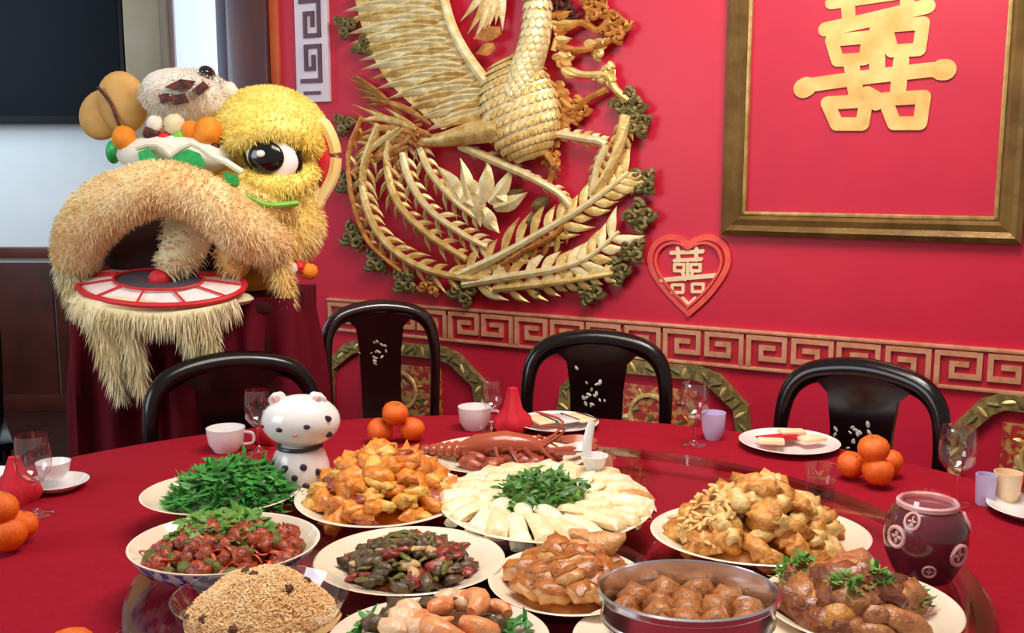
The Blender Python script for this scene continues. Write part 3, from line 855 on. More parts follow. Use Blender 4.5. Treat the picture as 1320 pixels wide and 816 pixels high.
lc = atD(255, 260, LD); lc.z = zs_top
lion = thing('lion_dance_head', 'yellow furry lion dance head with open mouth and pale beard', 'lion head', lc)
LS = LD * 1.02 / F
def lell(name, px, py, dep, rx, rz, ry, m, parent=None, rot=None, nz=0.0, n=20):
    return MB().ell(LP(px, py, dep), (rx * LS, ry, rz * LS), n, 12, nz=nz, seed=px, rot=rot).build(name, m, parent or lion)
def fur_on_ell(px, py, dep, rx, rz, ry, count, L, w, m, parent, droop=0.4, name='fur', comb=None, cond=None):
    mb = MB(); c = LP(px, py, dep); r = Vector((rx * LS, ry, rz * LS))
    k = 0
    while k < count:
        d = Vector((random.gauss(0, 1), random.gauss(0, 1), random.gauss(0, 1))).normalized()
        if d.y > 0.35: continue
        if cond and not cond(d): continue
        p = c + Vector((d.x * r.x, d.y * r.y, d.z * r.z))
        nn = Vector((d.x / r.x, d.y / r.y, d.z / r.z)).normalized()
        dd = nn + Vector((random.uniform(-.5, .5), random.uniform(-.5, .5), random.uniform(-.5, .5)))
        if comb: dd += Vector(comb)
        mb.blade(p, dd, L * random.uniform(.6, 1.2), w, droop)
        k += 1
    return tag(mb.build(name, m, parent, angle=0), kind='stuff')
def fur_tube(name, path, rad, m, count, L, w, fm=None, droop=0.4, parent=None, comb=None, flat=1.0):
    """path of (px, py, dep), rad px per point"""
    pp = catmull([(a, b, c * 1000) for a, b, c in path], 6)
    rr = [x.x for x in catmull([(r, 0, 0) for r in rad], 6)]
    pts = [LP(p.x, p.y, p.z / 1000) for p in pp]
    rl = [r * LS for r in rr]
    o = MB().tube(pts, rl, 14, up=(0, 1, 0)).build(name, m, parent or lion)
    mb = MB()
    for k in range(count):
        f = random.random() * (len(pts) - 1.001); i = int(f); q = f - i
        p = pts[i].lerp(pts[i + 1], q); t = (pts[i + 1] - pts[i]).normalized(); r = rl[i] * (1 - q) + rl[i + 1] * q
        a = t.cross(Vector((0, 1, 0))).normalized(); b = a.cross(t).normalized()
        an = random.random() * 2 * math.pi
        nn = a * math.cos(an) + b * math.sin(an)
        if nn.y > 0.5: continue
        dd = nn + Vector((random.uniform(-.5, .5), random.uniform(-.5, .5), random.uniform(-.5, .5)))
        if comb: dd += Vector(comb)
        mb.blade(p + nn * r * 0.97, dd, L * random.uniform(.6, 1.25), w, droop)
    tag(mb.build('fur', fm or m, o, angle=0), kind='stuff')
    return o
# skull
sk = lell('skull', 285, 245, 0.02, 112, 92, 0.20, M_yel)
fur_on_ell(285, 245, 0.02, 112, 92, 0.20, 4000, 0.016, 0.0026, M_furb, sk)
dm = lell('forehead', 346, 176, -0.03, 72, 60, 0.15, M_furb)
fur_on_ell(346, 176, -0.03, 72, 60, 0.15, 8000, 0.014, 0.0024, M_furb, dm)
# upper lip arch
fur_tube('upper_lip', [(98, 338, -.20), (104, 306, -.25), (128, 274, -.30), (168, 250, -.33), (214, 240, -.34), (260, 254, -.33), (300, 284, -.29), (334, 306, -.22), (360, 316, -.16)], [22, 28, 30, 29, 27, 26, 28, 28, 22], M_furo, 14000, 0.017, 0.0026, M_furo, 0.35)
ck = lell('cheek', 348, 286, -.05, 64, 56, 0.16, M_furb)
fur_on_ell(348, 286, -.05, 64, 56, 0.16, 5000, 0.018, 0.0026, M_fur, ck, 0.6)
fur_tube('cheek_band', [(292, 242, -.24), (335, 262, -.21), (380, 268, -.15)], [14, 18, 18], M_fur, 2600, 0.017, 0.0026, M_fur, 0.3)
fur_tube('lip_edge', [(84, 334, -.19), (90, 296, -.24), (116, 256, -.28), (150, 232, -.3)], [12, 15, 15, 10], M_furp, 2600, 0.017, 0.0026, M_furp, 0.3)
fur_tube('cheek_tuft', [(352, 326, -.16), (364, 356, -.16), (370, 390, -.16)], [16, 11, 4], M_fur, 1200, 0.024, 0.003, M_fur, 0.9)
# mouth hollow, tongue and jaw
lell('mouth_hollow', 226, 322, -.05, 92, 54, 0.16, M_mouth)
fur_tube('tongue', [(246, 292, -.20), (238, 318, -.235), (222, 340, -.255), (212, 352, -.27)], [30, 27, 20, 10], M_furp, 500, 0.02, 0.005, M_furp, 0.5)
fur_tube('throat_fur', [(292, 318, -.2), (304, 340, -.21), (316, 350, -.22)], [16, 16, 8], M_tanf, 250, 0.02, 0.005, M_furo, 0.5)
jc = (208, 367); jrx, jrz, jry = 108, 27, 0.15
def jring(rx, rz, dep0, ry, n=40):
    pts = []
    for i in range(n + 1):
        a = 2 * math.pi * i / n
        pts.append((jc[0] + math.cos(a) * rx, jc[1] - math.sin(a) * rz, dep0 + math.sin(a) * ry))
    return pts
jaw = MB().ell(LP(jc[0], jc[1] + 19, -.24), (jrx * 1.0 * LS, 0.14, 15 * LS), 24, 10).build('lower_jaw', M_furp, lion)
o_ = jring(jrx, jrz, -.24, .14); i_ = [(x_ - 4, y_ - 7, d_) for x_, y_, d_ in jring(jrx * .54, jrz * .50, -.262, .075)]
vs = [LP(*p) for p in o_] + [LP(*p) for p in i_]; n = len(o_)
MB().add(vs, [(i, i + 1, n + i + 1, n + i) for i in range(n - 1)]).build('gum_band', M_pink, jaw)
i2 = [(p[0], p[1], p[2] - 0.002) for p in i_]
MB().add([LP(*p) for p in i2], [tuple(range(len(i2) - 1))]).build('mouth_floor', M_navy, jaw)
MB().tube([LP(p[0], p[1], p[2] - .01) for p in o_], 0.008, 8).build('red_lip', M_red, jaw)
MB().tube([LP(p[0], p[1], p[2] - .012) for p in i_], 0.004, 6).build('red_lip', M_red, jaw)
for i in (0, 3, 17, 20, 24, 28, 32, 36):
    a, b = o_[i], i_[i]
    MB().tube([LP(a[0], a[1], a[2] - .01), LP(b[0], b[1], b[2] - .01)], 0.003 if i not in (3, 17) else 0.009, 6).build('red_stripe', M_red, jaw)
lell('red_tongue', 207, 360, -.27, 14, 12, 0.03, M_red, jaw)
fur_tube('jaw_fringe', [(102, 378, -.25), (112, 394, -.33), (150, 405, -.37), (208, 409, -.38), (262, 404, -.37), (304, 388, -.31)], [6, 7, 7, 7, 7, 4], M_furp, 2600, 0.035, 0.004, M_furp, 0.5, comb=(0, 0, -1.6))
fur_tube('left_whisker', [(88, 330, -.2), (94, 356, -.22), (104, 384, -.24)], [10, 10, 8], M_furp, 1200, 0.03, 0.004, M_furp, 0.8, comb=(0, 0, -.8))
# beard locks
def lock(path, rad, count):
    fur_tube('beard_lock', path, rad, M_furp, count, 0.03, 0.004, M_furp, 0.6, comb=(0, 0, -1.8))
lock([(128, 398, -.34), (140, 440, -.35), (150, 480, -.35), (156, 508, -.35)], [16, 14, 9, 2], 700)
lock([(160, 400, -.35), (170, 440, -.36), (178, 475, -.36), (182, 500, -.36)], [14, 11, 8, 2], 600)
lock([(238, 402, -.37), (244, 425, -.37), (252, 452, -.37)], [10, 10, 3], 400)
lock([(258, 400, -.36), (266, 425, -.36), (272, 454, -.36)], [10, 12, 3], 400)
# eye
def disc(mb, px, py, rx, rz, dep, th=0.01, tilt=0.0, n=28, dome=0.4):
    c = LP(px, py, dep)
    mb.ell(c, (rx * LS, th, rz * LS), n, 12, rot=Matrix.Rotation(tilt, 3, 'Y'))
    return mb
er = disc(MB(), 352, 204, 36, 28, -.185, .03, R(20)).build('eye_socket', M_black, lion)
disc(MB(), 351, 204, 31, 23, -.205, .025, R(20)).build('eye_white', M_eyew, er)
disc(MB(), 343, 203, 21, 19, -.226, .018, 0).build('pupil', M_black, er)
disc(MB(), 336, 198, 5, 4, -.243, .005, 0).build('eye_glint', M_eyew, er)
fur_tube('brow', [(296, 186, -.17), (318, 172, -.2), (352, 164, -.2), (388, 174, -.17), (404, 196, -.12)], [12, 17, 18, 16, 10], M_furb, 2200, 0.018, 0.0032, M_furb, 0.1)
fur_tube('lower_lid', [(314, 228, -.2), (345, 238, -.21), (385, 236, -.18), (402, 216, -.13)], [10, 13, 13, 9], M_furb, 1500, 0.016, 0.0032, M_furb, 0.4)
MB().tube([LP(p.x, p.y, -.255 + (p.x - 320) * .0006) for p in catmull([(318, 252, 0), (345, 264, 0), (384, 262, 0)], 6)], 0.012, 8, flat=.7).build('green_lash', M_lime, lion)
# nose bridge: green and white panels, pompoms
nb = lell('nose_bridge', 228, 200, -.16, 70, 26, 0.10, M_furw)
for pts, m, nm in (([(178, 196), (192, 190), (202, 204), (200, 216), (180, 214)], M_green, 'green_patch'), ([(222, 204), (242, 192), (258, 198), (266, 214), (246, 218), (224, 212)], M_green, 'green_patch'), ([(288, 222), (306, 226), (308, 238), (292, 238)], M_green, 'green_patch')):
    MB().add([LP(a, b, -.285) for a, b in pts] + [LP(a, b, -.25) for a, b in pts], [tuple(range(len(pts)))] + [(i, (i + 1) % len(pts), (i + 1) % len(pts) + len(pts), i + len(pts)) for i in range(len(pts))]).build(nm, m, nb)
for x0, y0, x1, y1 in ((176, 190, 204, 186), (204, 186, 220, 200), (220, 200, 246, 184), (246, 184, 272, 200), (272, 200, 312, 222)):
    MB().tube([LP(x0, y0, -.27), LP((x0 + x1) / 2, (y0 + y1) / 2 - 2, -.275), LP(x1, y1, -.27)], 0.009, 8).build('white_piping', M_furw, nb)
for x, y, r, m in ((268, 170, 17, M_or2), (246, 168, 11, M_or2), (214, 182, 11, M_red), (196, 172, 10, M_brown), (160, 178, 14, M_or2), (276, 192, 8, M_brown), (232, 176, 9, M_lime), (225, 160, 12, M_furp), (200, 160, 10, M_furw)):
    lell('pompom', x, y, -.2, r, r, r * LS, m, nz=.15, n=14)
lell('green_stud', 146, 196, -.1, 8, 14, .03, M_green)
# crown
cr = lell('crown', 240, 122, -.08, 52, 30, 0.11, M_furw, rot=Matrix.Rotation(R(12), 3, 'Y'))
fur_on_ell(240, 122, -.08, 52, 30, 0.11, 2200, 0.012, 0.003, M_furw, cr)
for pts in ([(212, 112), (232, 102), (252, 104), (248, 112), (226, 116)], [(204, 122), (216, 120), (222, 130), (208, 134)], [(218, 124), (238, 120), (244, 132), (224, 136)], [(248, 116), (262, 104), (270, 112), (256, 124)]):
    MB().add([LP(a, b, -.205) for a, b in pts] + [LP(a, b, -.15) for a, b in pts], [tuple(range(len(pts)))] + [(i, (i + 1) % len(pts), (i + 1) % len(pts) + len(pts), i + len(pts)) for i in range(len(pts))]).build('brown_patch', M_brown, cr)
lell('black_knob', 267, 94, -.1, 10, 8, .03, M_black, cr, rot=Matrix.Rotation(R(35), 3, 'Y'))
lell('white_knob', 294, 118, -.08, 12, 12, .03, M_furw, cr, nz=.2)
lell('lime_knob', 198, 106, -.08, 9, 10, .03, M_lime, cr, nz=.2)
# left ear, two lobes with a crease
ear = lell('ear', 158, 132, -.02, 31, 38, .035, M_tanf, rot=Matrix.Rotation(R(-8), 3, 'Y'))
lell('ear_lobe', 132, 148, -.0, 28, 32, .03, M_tanf, ear, rot=Matrix.Rotation(R(30), 3, 'Y'))
MB().tube([LP(p.x, p.y, -.058) for p in catmull([(126, 112, 0), (142, 132, 0), (150, 152, 0), (158, 172, 0)], 5)], 0.005, 6).build('ear_crease', M_brown, ear)
# right ear
re_ = MB().tube([LP(p.x + 5, p.y, -.06) for p in catmull([(404, 262, 0), (424, 226, 0), (426, 190, 0), (410, 158, 0), (396, 180, 0), (398, 226, 0), (404, 262, 0), (408, 254, 0)], 5)], 0.018, 8).build('ear', M_fur, lion)
lell('ear_lining', 416, 208, -.06, 14, 42, .012, M_red, re_)
lell('ear_stud', 409, 228, -.09, 7, 9, .02, M_brown, re_)
lell('pompom', 398, 350, -.12, 11, 10, .025, M_or2, nz=.2); lell('pompom', 386, 344, -.13, 8, 8, .02, M_red, nz=.2); lell('pompom', 374, 346, -.15, 9, 9, .02, M_furw, nz=.2)
# neck base resting on the stand
MB().lathe([(0.0, 0.0), (0.17, 0.0), (0.18, 0.02), (0.15, 0.10), (0.12, 0.16), (0, 0.16)], 24, (0.06, 0.06, 0.001)).build('neck_base', M_yel, lion)

# ================================================================== TABLE
table = thing('banquet_table', 'round banquet table under the red cloth', 'table', (TC.x, TC.y, 0))
MB().lathe([(0, 0.715), (TR - 0.02, 0.715), (TR - 0.012, 0.722), (TR - 0.012, 0.741), (TR - 0.02, 0.746), (0, 0.746)], 72).build('tabletop', M_wood, table)
MB().lathe([(0, 0), (0.35, 0), (0.35, 0.03), (0.09, 0.07), (0.07, 0.4), (0.10, 0.69), (0.3, 0.715), (0, 0.715)], 32).build('pedestal', M_wood, table)
vs = []; fs = []
N = 240
radii = [(0.0, .75), (TR * .5, .75), (TR - .01, .75), (TR, .748), (TR + .006, .74), (TR + .01, .70), (TR + .012, .64), (TR + .014, .57), (TR + .016, .50)]
for r, z in radii:
    for k in range(N):
        a = 2 * math.pi * k / N
        f = max(0, (0.74 - z) / 0.24) * 0.022 * (math.sin(k * 2 * math.pi / N * 30) + .4 * math.sin(k * 2 * math.pi / N * 47))
        vs.append(((r + f) * math.cos(a), (r + f) * math.sin(a), z))
for i in range(len(radii) - 1):
    for k in range(N):
        k2 = (k + 1) % N
        fs.append((i * N + k, i * N + k2, (i + 1) * N + k2, (i + 1) * N + k))
tc = MB().add(vs, fs).build('tablecloth', M_cloth, angle=60, loc=(TC.x, TC.y, 0))
tag(tc, 'plain red tablecloth over the round banquet table', 'tablecloth')
TZ = 0.7505

# lazy susan
SC = Vector((0.065, 1.515, 0)); SR = 0.635; SZ = 0.795
susan = thing('lazy_susan', 'round glass lazy susan carrying the dishes on red cloth', 'lazy susan', (SC.x, SC.y, TZ))
d = SZ - TZ
MB().lathe([(0, d - 0.012), (SR - 0.03, d - 0.012), (SR - 0.03, d), (0, d)], 96).build('glass_disc', M_susan, susan, angle=30)
MB().lathe([(SR - 0.0295, d - 0.014), (SR - 0.004, d - 0.014), (SR, d - 0.009), (SR, d - 0.004), (SR - 0.006, d), (SR - 0.0295, d), (SR - 0.0295, d - 0.014)], 96).build('glass_edge', M_susan_rim, susan, angle=30)
MB().lathe([(0, 0), (0.15, 0), (0.155, 0.006), (0.155, d - 0.022), (0.14, d - 0.013), (0, d - 0.013)], 48).build('turntable_base', M_rose, susan)

# ================================================================== DISHES
def dish_geom(x0, x1, y0, y1, z):
    ym = (y0 + y1) / 2
    fa, ne = onz((x0 + x1) / 2, y0, z), onz((x0 + x1) / 2, y1, z)
    cy = (fa.y + ne.y) / 2; ry = (fa.y - ne.y) / 2
    # row of the centre
    lo, hi = y0, y1
    for _ in range(30):
        m_ = (lo + hi) / 2
        if onz(660, m_, z).y > cy: lo = m_
        else: hi = m_
    a, b = onz(x0, lo, z), onz(x1, lo, z)
    return dict(cx=(a.x + b.x) / 2, cy=cy, rx=(b.x - a.x) / 2, ry=ry, zr=z)
PLATE = [(0, 0), (.56, 0), (.60, .06), (.66, .12), (.98, .90), (1.0, .96), (.985, 1.0), (.955, .97), (.72, .40), (.62, .24), (.5, .18), (0, .18)]
BOWL = [(0, 0), (.50, 0), (.52, .06), (.72, .25), (.92, .65), (.99, .95), (1.0, 1.0), (.975, 1.0), (.94, .90), (.80, .50), (.6, .22), (.3, .14), (0, .12)]
def plate(name, label, cat, ext, rise=0.028, base=SZ, prof=PLATE, m=None, outside=None):
    z = base + rise
    g = dish_geom(*ext, z)
    t = MB().lathe([(r, q * rise) for r, q in prof], 56, sx=g['rx'], sy=g['ry']).build(name, m or M_china, angle=35, loc=(g['cx'], g['cy'], base + 0.0005))
    tag(t, label, cat)
    g['zb'] = base + rise * 0.2
    g['rise'] = rise; g['obj'] = t
    return g
BLOBS = {}
def blobs(key, m, n=5, nz=0.45, ns=1.8, stretch=(1, 1, 1), sub=2):
    if key in BLOBS: return BLOBS[key]
    res = []
    for k in range(n):
        bm = bmesh.new(); bmesh.ops.create_icosphere(bm, subdivisions=sub, radius=1)
        for v in bm.verts:
            d = v.co.normalized(); q = 1 + nz * noise.noise(d * ns + Vector((k * 11.3, len(key) * 3.1, 0))) + 0.35 * nz * noise.noise(d * ns * 2.7 + Vector((k * 5.3, 0, 9)))
            v.co = Vector((d.x * q * stretch[0], d.y * q * stretch[1], d.z * q * stretch[2]))
        me = bpy.data.meshes.new(key); bm.to_mesh(me); bm.free()
        me.materials.append(m)
        for p in me.polygons: p.use_smooth = True
        res.append(me)
    BLOBS[key] = res
    return res
def put(name, me, loc, s, rot=None, label=None, cat=None, group=None):
    o = bpy.data.objects.new(name, me); C.objects.link(o)
    o.location = loc
    o.scale = (s, s, s) if not hasattr(s, '__len__') else s
    o.rotation_euler = rot if rot is not None else (random.uniform(-.5, .5), random.uniform(-.5, .5), random.uniform(0, 6.28))
    return tag(o, label, cat, group)
def bed(name, g, R_, H, m, label, cat, power=1.3, nz=0.3, off=(0, 0), kind=None):
    """low heap of food in a dish"""
    n = 40; rows = 9
    prof = []
    vs = []; fs = []
    for i in range(rows + 1):
        r = i / rows
        for k in range(n):
            a = 2 * math.pi * k / n
            x, y = r * math.cos(a), r * math.sin(a)
            q = noise.noise(Vector((x * 3, y * 3, g['cx'] * 9)))
            z = H * max(0, 1 - r ** power) * (1 + nz * q)
            rr = 1 + 0.08 * noise.noise(Vector((math.cos(a) * 2, math.sin(a) * 2, g['cy'] * 5)))
            vs.append((x * g['rx'] * R_ * rr, y * g['ry'] * R_ * rr, z))
    for i in range(rows):
        for k in range(n):
            k2 = (k + 1) % n
            fs.append((i * n + k, i * n + k2, (i + 1) * n + k2, (i + 1) * n + k))
    fs.append(tuple(rows * n + k for k in range(n)))
    o = MB().add(vs, fs).build(name, m, angle=80, loc=(g['cx'] + off[0], g['cy'] + off[1], g['zb'] + 0.004))
    return tag(o, label, cat, kind=kind)
def pile(g, specs, n, R_, H, power=1.5, off=(0, 0), lift=0.35, flat=False):
    """specs: list of (weight, name, meshes, size, label, cat, group)"""
    tot = sum(s[0] for s in specs)
    for i in range(n):
        r = math.sqrt((i + 0.5) / n); a = i * 2.39996 + random.uniform(-.3, .3)
        x = g['cx'] + off[0] + r * math.cos(a) * g['rx'] * R_
        y = g['cy'] + off[1] + r * math.sin(a) * g['ry'] * R_
        q = random.random() * tot
        for s in specs:
            q -= s[0]
            if q <= 0: break
        sz = s[3] * random.uniform(.8, 1.2)
        z = g['zb'] + 0.004 + H * max(0, 1 - r ** power) + sz * lift
        put(s[1], random.choice(s[2]), (x, y, z), sz, None, s[4], s[5], s[6])
def strips(key, m, n=4, L=1.0, w=0.16, th=0.09):
    if key in BLOBS: return BLOBS[key]
    res = []
    for k in range(n):
        pts = catmull([(-L, random.uniform(-.3, .3), 0), (-L * .4, random.uniform(-.4, .4), random.uniform(0, .4)), (L * .3, random.uniform(-.4, .4), random.uniform(-.1, .3)), (L, random.uniform(-.3, .3), 0)], 3)
        res.append(MB().tube(pts, [w * (.6 if i in (0, len(pts) - 1) else 1) for i in range(len(pts))], 6, flat=th / w).mesh(key, m, 60))
    BLOBS[key] = res
    return res
def leaves(name, label, cat, cx, cy, z, rx, ry, H, count, L, w, m, droop=.4, power=1.6, up=0.5):
    mb = MB()
    for i in range(count):
        r = math.sqrt(random.random()); a = random.random() * 6.283
        x, y = r * math.cos(a) * rx, r * math.sin(a) * ry
        zz = H * max(0, 1 - r ** power) * random.uniform(.75, 1.05)
        d = Vector((math.cos(a) * r + random.uniform(-1, 1), math.sin(a) * r + random.uniform(-1, 1), random.uniform(-.3, up)))
        d.normalize()
        p = Vector((x, y, zz + 0.002))
        e = p + d * L * random.uniform(.6, 1.2); e.z = max(e.z, 0.002)
        mb.leaf(p, e, w * random.uniform(.6, 1.2), (random.uniform(-.6, .6), random.uniform(-.8, .2), 1), h=0.001, bend=random.uniform(-.25, .25), st=3, base=.2)
    o = mb.build(name, m, angle=50, loc=(cx, cy, z))
    return tag(o, label, cat, kind='stuff')

# 1 leafy greens
g = plate('serving_plate', 'oval cream plate heaped with green pea shoots', 'plate', (184, 384, 606, 664), 0.026)
leaves('pea_shoots', 'bright green sauteed pea shoots heaped on the oval plate', 'greens', g['cx'] + .025, g['cy'], g['zb'], g['rx'] * .74, g['ry'] * .74, 0.066, 1100, 0.036, 0.010, M_leaf, power=2.2)
# 2 chili meat bowl
g = plate('serving_bowl', 'wide bowl of red chili meat with parsley, blue pattern outside', 'bowl', (169, 411, 660, 742), 0.05, prof=BOWL)
ob = MB().lathe([(r * 1.004, q * 0.05) for r, q in BOWL[1:6]], 56, sx=g['rx'], sy=g['ry']).build('blue_pattern_band', M_blue, g['obj'], angle=35)
g['zb'] = SZ + 0.022
bed('chili_sauce', g, .80, 0.030, M_sauce, 'dark red sauce under the chili meat in the wide bowl', 'sauce')
pile(g, [(6, 'chili_meat', blobs('chili_meat', M_chili, nz=.7), 0.0135, 'small red brown piece of chili meat in the wide bowl', 'meat', 'chili meat pieces'),
         (3, 'chili_slice', strips('chili_slice', M_carrot), 0.016, 'orange red chili strip among the chili meat', 'chili', 'chili strips'),
         (2, 'bean_piece', blobs('chilibean', M_olivev, nz=.4), 0.012, 'olive bean among the chili meat', 'bean', 'beans in the chili meat')], 170, .80, 0.036, 1.8)
leaves('parsley_garnish', 'parsley sprigs on top of the chili meat bowl', 'parsley', g['cx'] - .01, g['cy'] + .02, g['zb'] + .036, g['rx'] * .5, g['ry'] * .5, 0.022, 200, 0.022, 0.011, M_leaf2)
# 3 fried rice in glass bowl
g = plate('glass_bowl', 'clear glass bowl of golden fried rice', 'bowl', (222, 450, 728, 812), 0.058, prof=BOWL, m=M_glass)
g['zb'] = SZ + 0.020
fr_ = MB()
n = 40
bed('fried_rice', g, .88, 0.062, M_rice, 'golden fried rice mounded in the clear glass bowl', 'rice', power=2.2, nz=.12, kind='stuff')
gr = MB()
for i in range(7000):
    r = math.sqrt(random.random()) * .93; a = random.random() * 6.283
    x, y = r * math.cos(a) * g['rx'] * .9, r * math.sin(a) * g['ry'] * .9
    z = 0.062 * (1 - r ** 2.2) * (1 + .12 * noise.noise(Vector((r * math.cos(a) * 3, r * math.sin(a) * 3, g['cx'] * 9)))) + random.uniform(0, .004)
    d = Vector((random.uniform(-1, 1), random.uniform(-1, 1), random.uniform(-.5, .5))).normalized() * 0.0032
    s1 = d.cross(Vector((0, 0, 1))); s1 = (s1.normalized() if s1.length > 1e-6 else Vector((1, 0, 0))) * 0.0012; s2 = d.cross(s1).normalized() * 0.0012
    p = Vector((x, y, z))
    gr.add([p - d, p + s1, p + s2, p - s1, p - s2, p + d], [(0, 1, 2), (0, 2, 3), (0, 3, 4), (0, 4, 1), (5, 2, 1), (5, 3, 2), (5, 4, 3), (5, 1, 4)])
o = gr.build('rice_grains', mat('rice_grain_pale', '#fde0ae', '#f4c88e', 60, rough=.5), angle=60, loc=(g['cx'], g['cy'], g['zb'] + 0.004))
tag(o, 'loose pale grains on top of the fried rice', 'rice', kind='stuff')
bits = blobs('rice_bit', M_ricebit, nz=.6)
for i, (px, py) in enumerate(((345, 733), (322, 748), (318, 757), (329, 763), (250, 760), (262, 782), (242, 772), (300, 792), (283, 745), (395, 752), (372, 770))):
    q = onz(px, py, g['zb'] + .045)
    rr = math.sqrt(((q.x - g['cx']) / g['rx']) ** 2 + ((q.y - g['cy']) / g['ry']) ** 2) / .88
    put('rice_bit', bits[i % 5], (q.x, q.y, g['zb'] + .006 + .062 * max(0, 1 - rr ** 2.2)), 0.006, None, 'tiny dark brown bit in the fried rice', 'garnish', 'dark bits in the rice')
# 4 dark stir fry
g = plate('serving_plate', 'oval cream plate of dark mushroom and pepper stir fry', 'plate', (405, 651, 678, 768), 0.026)
bed('stir_fry_sauce', g, .64, 0.028, M_sauce, 'dark sauce beneath the mushroom stir fry', 'sauce')
pile(g, [(7, 'mushroom_piece', blobs('mushroom', M_mush, nz=.8, stretch=(1.2, .8, .6)), 0.014, 'dark brown mushroom piece in the stir fry', 'mushroom', 'stir fry mushrooms'),
         (3, 'pepper_piece', blobs('pepper', M_pepper, nz=.5, stretch=(1.2, .8, .4)), 0.016, 'dark red pepper piece in the stir fry', 'pepper', 'stir fry peppers'),
         (3, 'green_bean_piece', strips('bean', M_olivev, w=.22, th=.2), 0.017, 'olive green bean piece in the stir fry', 'bean', 'stir fry beans'),
         (2, 'onion_piece', blobs('onion', M_paleb, nz=.4, stretch=(1.2, .7, .4)), 0.014, 'pale onion piece in the stir fry', 'onion', 'stir fry onions')], 130, .64, 0.038, 1.8)
# 5 front plate: scallops, shrimp and greens
g = plate('serving_plate', 'cream plate of scallops, shrimp and green vegetable by the steel pot', 'plate', (423, 709, 768, 880), 0.028)
bed('seafood_sauce', g, .60, 0.02, M_sauce, 'brown sauce beneath the scallops and shrimp', 'sauce')
sh = []
for k in range(3):
    pts = [(math.cos(a) * .8, math.sin(a) * .8, 0.05 * math.sin(a * 2)) for a in [q * .42 - .4 for q in range(9)]]
    sh.append(MB().tube(pts, [.26, .36, .40, .40, .37, .33, .27, .20, .10], 10).mesh('shrimp', M_shrimp, 60))
for px, py, s_, l_ in ((548, 778, .032, 0), (592, 784, .036, 1), (612, 800, .032, 2), (580, 812, .036, 0), (634, 790, .026, 1), (566, 794, .030, 1)):
    q = onz(px, py, g['zb'] + .035)
    put('shrimp', sh[l_], (q.x, q.y, g['zb'] + .034), s_, (random.uniform(-.4, .4), random.uniform(-.4, .4), random.uniform(0, 6)), 'curled peach coloured shrimp beside the pale scallops', 'shrimp', 'shrimp on the seafood plate')
scl = blobs('scallop', M_cashew, nz=.25, stretch=(1, .9, .6))
for i, (px, py) in enumerate(((520, 800), (540, 812), (508, 812), (556, 808), (530, 790), (600, 776), (576, 774))):
    q = onz(px, py, g['zb'] + .03)
    put('scallop', scl[i % 5], (q.x, q.y, g['zb'] + .032), .022, None, 'round pale scallop beside the shrimp', 'scallop', 'scallops on the seafood plate')
mu = blobs('mushroom', M_mush)
for i, (px, py) in enumerate(((512, 778), (524, 784), (612, 778), (500, 790), (488, 800), (556, 776), (640, 800))):
    q = onz(px, py, g['zb'] + .03)
    put('mushroom_piece', mu[i % 5], (q.x, q.y, g['zb'] + .026), .018, None, 'dark mushroom piece beside the scallops and shrimp', 'mushroom', 'mushrooms on the seafood plate')
for px, py in ((484, 806), (652, 808)):
    q = onz(px, py, g['zb'] + .02)
    leaves('green_leaf_garnish', 'dark green leaves at the edge of the seafood plate', 'greens', q.x, q.y, g['zb'] + .008, .03, .025, .022, 60, .022, .010, M_leaf)['group'] = 'seafood plate greens'
# 6 lobster platter
g = plate('serving_platter', 'cream platter heaped with orange fried lobster pieces', 'platter', (382, 604, 598, 680), 0.026)
bed('lobster_sauce', g, .74, 0.05, M_lob, 'golden ginger sauce beneath the lobster pieces', 'sauce')
pile(g, [(5, 'lobster_piece', blobs('lobster', M_lob, nz=.9, stretch=(1.3, .8, .7)), 0.021, 'orange fried lobster piece on the heaped platter', 'lobster', 'orange lobster pieces'),
         (4, 'ginger_slice', blobs('ginger', M_loby, nz=.7, stretch=(1.3, .9, .5)), 0.021, 'yellow battered slice among the lobster pieces', 'food slice', 'yellow slices on the lobster platter'),
         (2, 'lobster_shell', blobs('lobshell', M_lobr, nz=.6, stretch=(1.3, .8, .6)), 0.018, 'reddish shell piece among the lobster pieces', 'shell', 'reddish shell pieces')], 110, .80, 0.085, 1.5)
# lobster head and legs behind, on its own dish
g = plate('serving_platter', 'cream platter with the red lobster shell, behind the poached chicken', 'platter', (545, 758, 560, 612), 0.02)
lob = thing('lobster', 'red brown lobster shell with legs and claws lying behind the poached chicken', 'lobster', (g['cx'], g['cy'], g['zb'] + .004))
MB().tube([(-.10, 0, .02), (-.06, .0, .026), (0, 0, .03), (.05, 0, .024), (.09, 0, .014)], [.012, .026, .030, .026, .010], 12).build('carapace', M_lobr, lob)
for i in range(5):
    MB().ell((-.10 - .016 * i, 0, .02), (.013, .026 - .003 * i, .018 - .002 * i), 12, 8).build('tail_segment', M_lobr, lob)
for s in (-1, 1):
    for i in range(4):
        x = -.04 + .03 * i
        MB().tube([(x, s * .02, .02), (x + .02, s * .045, .035), (x + .03 + .01 * i, s * .07, .006)], [.006, .005, .002], 6).build('leg', M_lobr, lob)
    MB().tube([(.06, s * .02, .02), (.10, s * .05, .03), (.14, s * .035, .028)], [.008, .009, .01], 8).build('claw_arm', M_lobr, lob)
    MB().leaf((.12, s * .035, .03), (.19, s * .02, .03), .035, (0, 0, 1), h=.014).build('claw', M_lobr, lob)
    MB().tube(catmull([(.08, s * .01, .03), (.12, s * .03, .07), (.06, s * .06, .085)], 4), [.003] * 8 + [.001], 5).build('antenna', M_lobr, lob)
pile(g, [(1, 'lobster_shell', blobs('lobshell', M_lobr), 0.02, 'red shell fragment around the lobster shell', 'shell', 'shell fragments round the lobster')], 14, .62, 0.004, off=(0, 0))
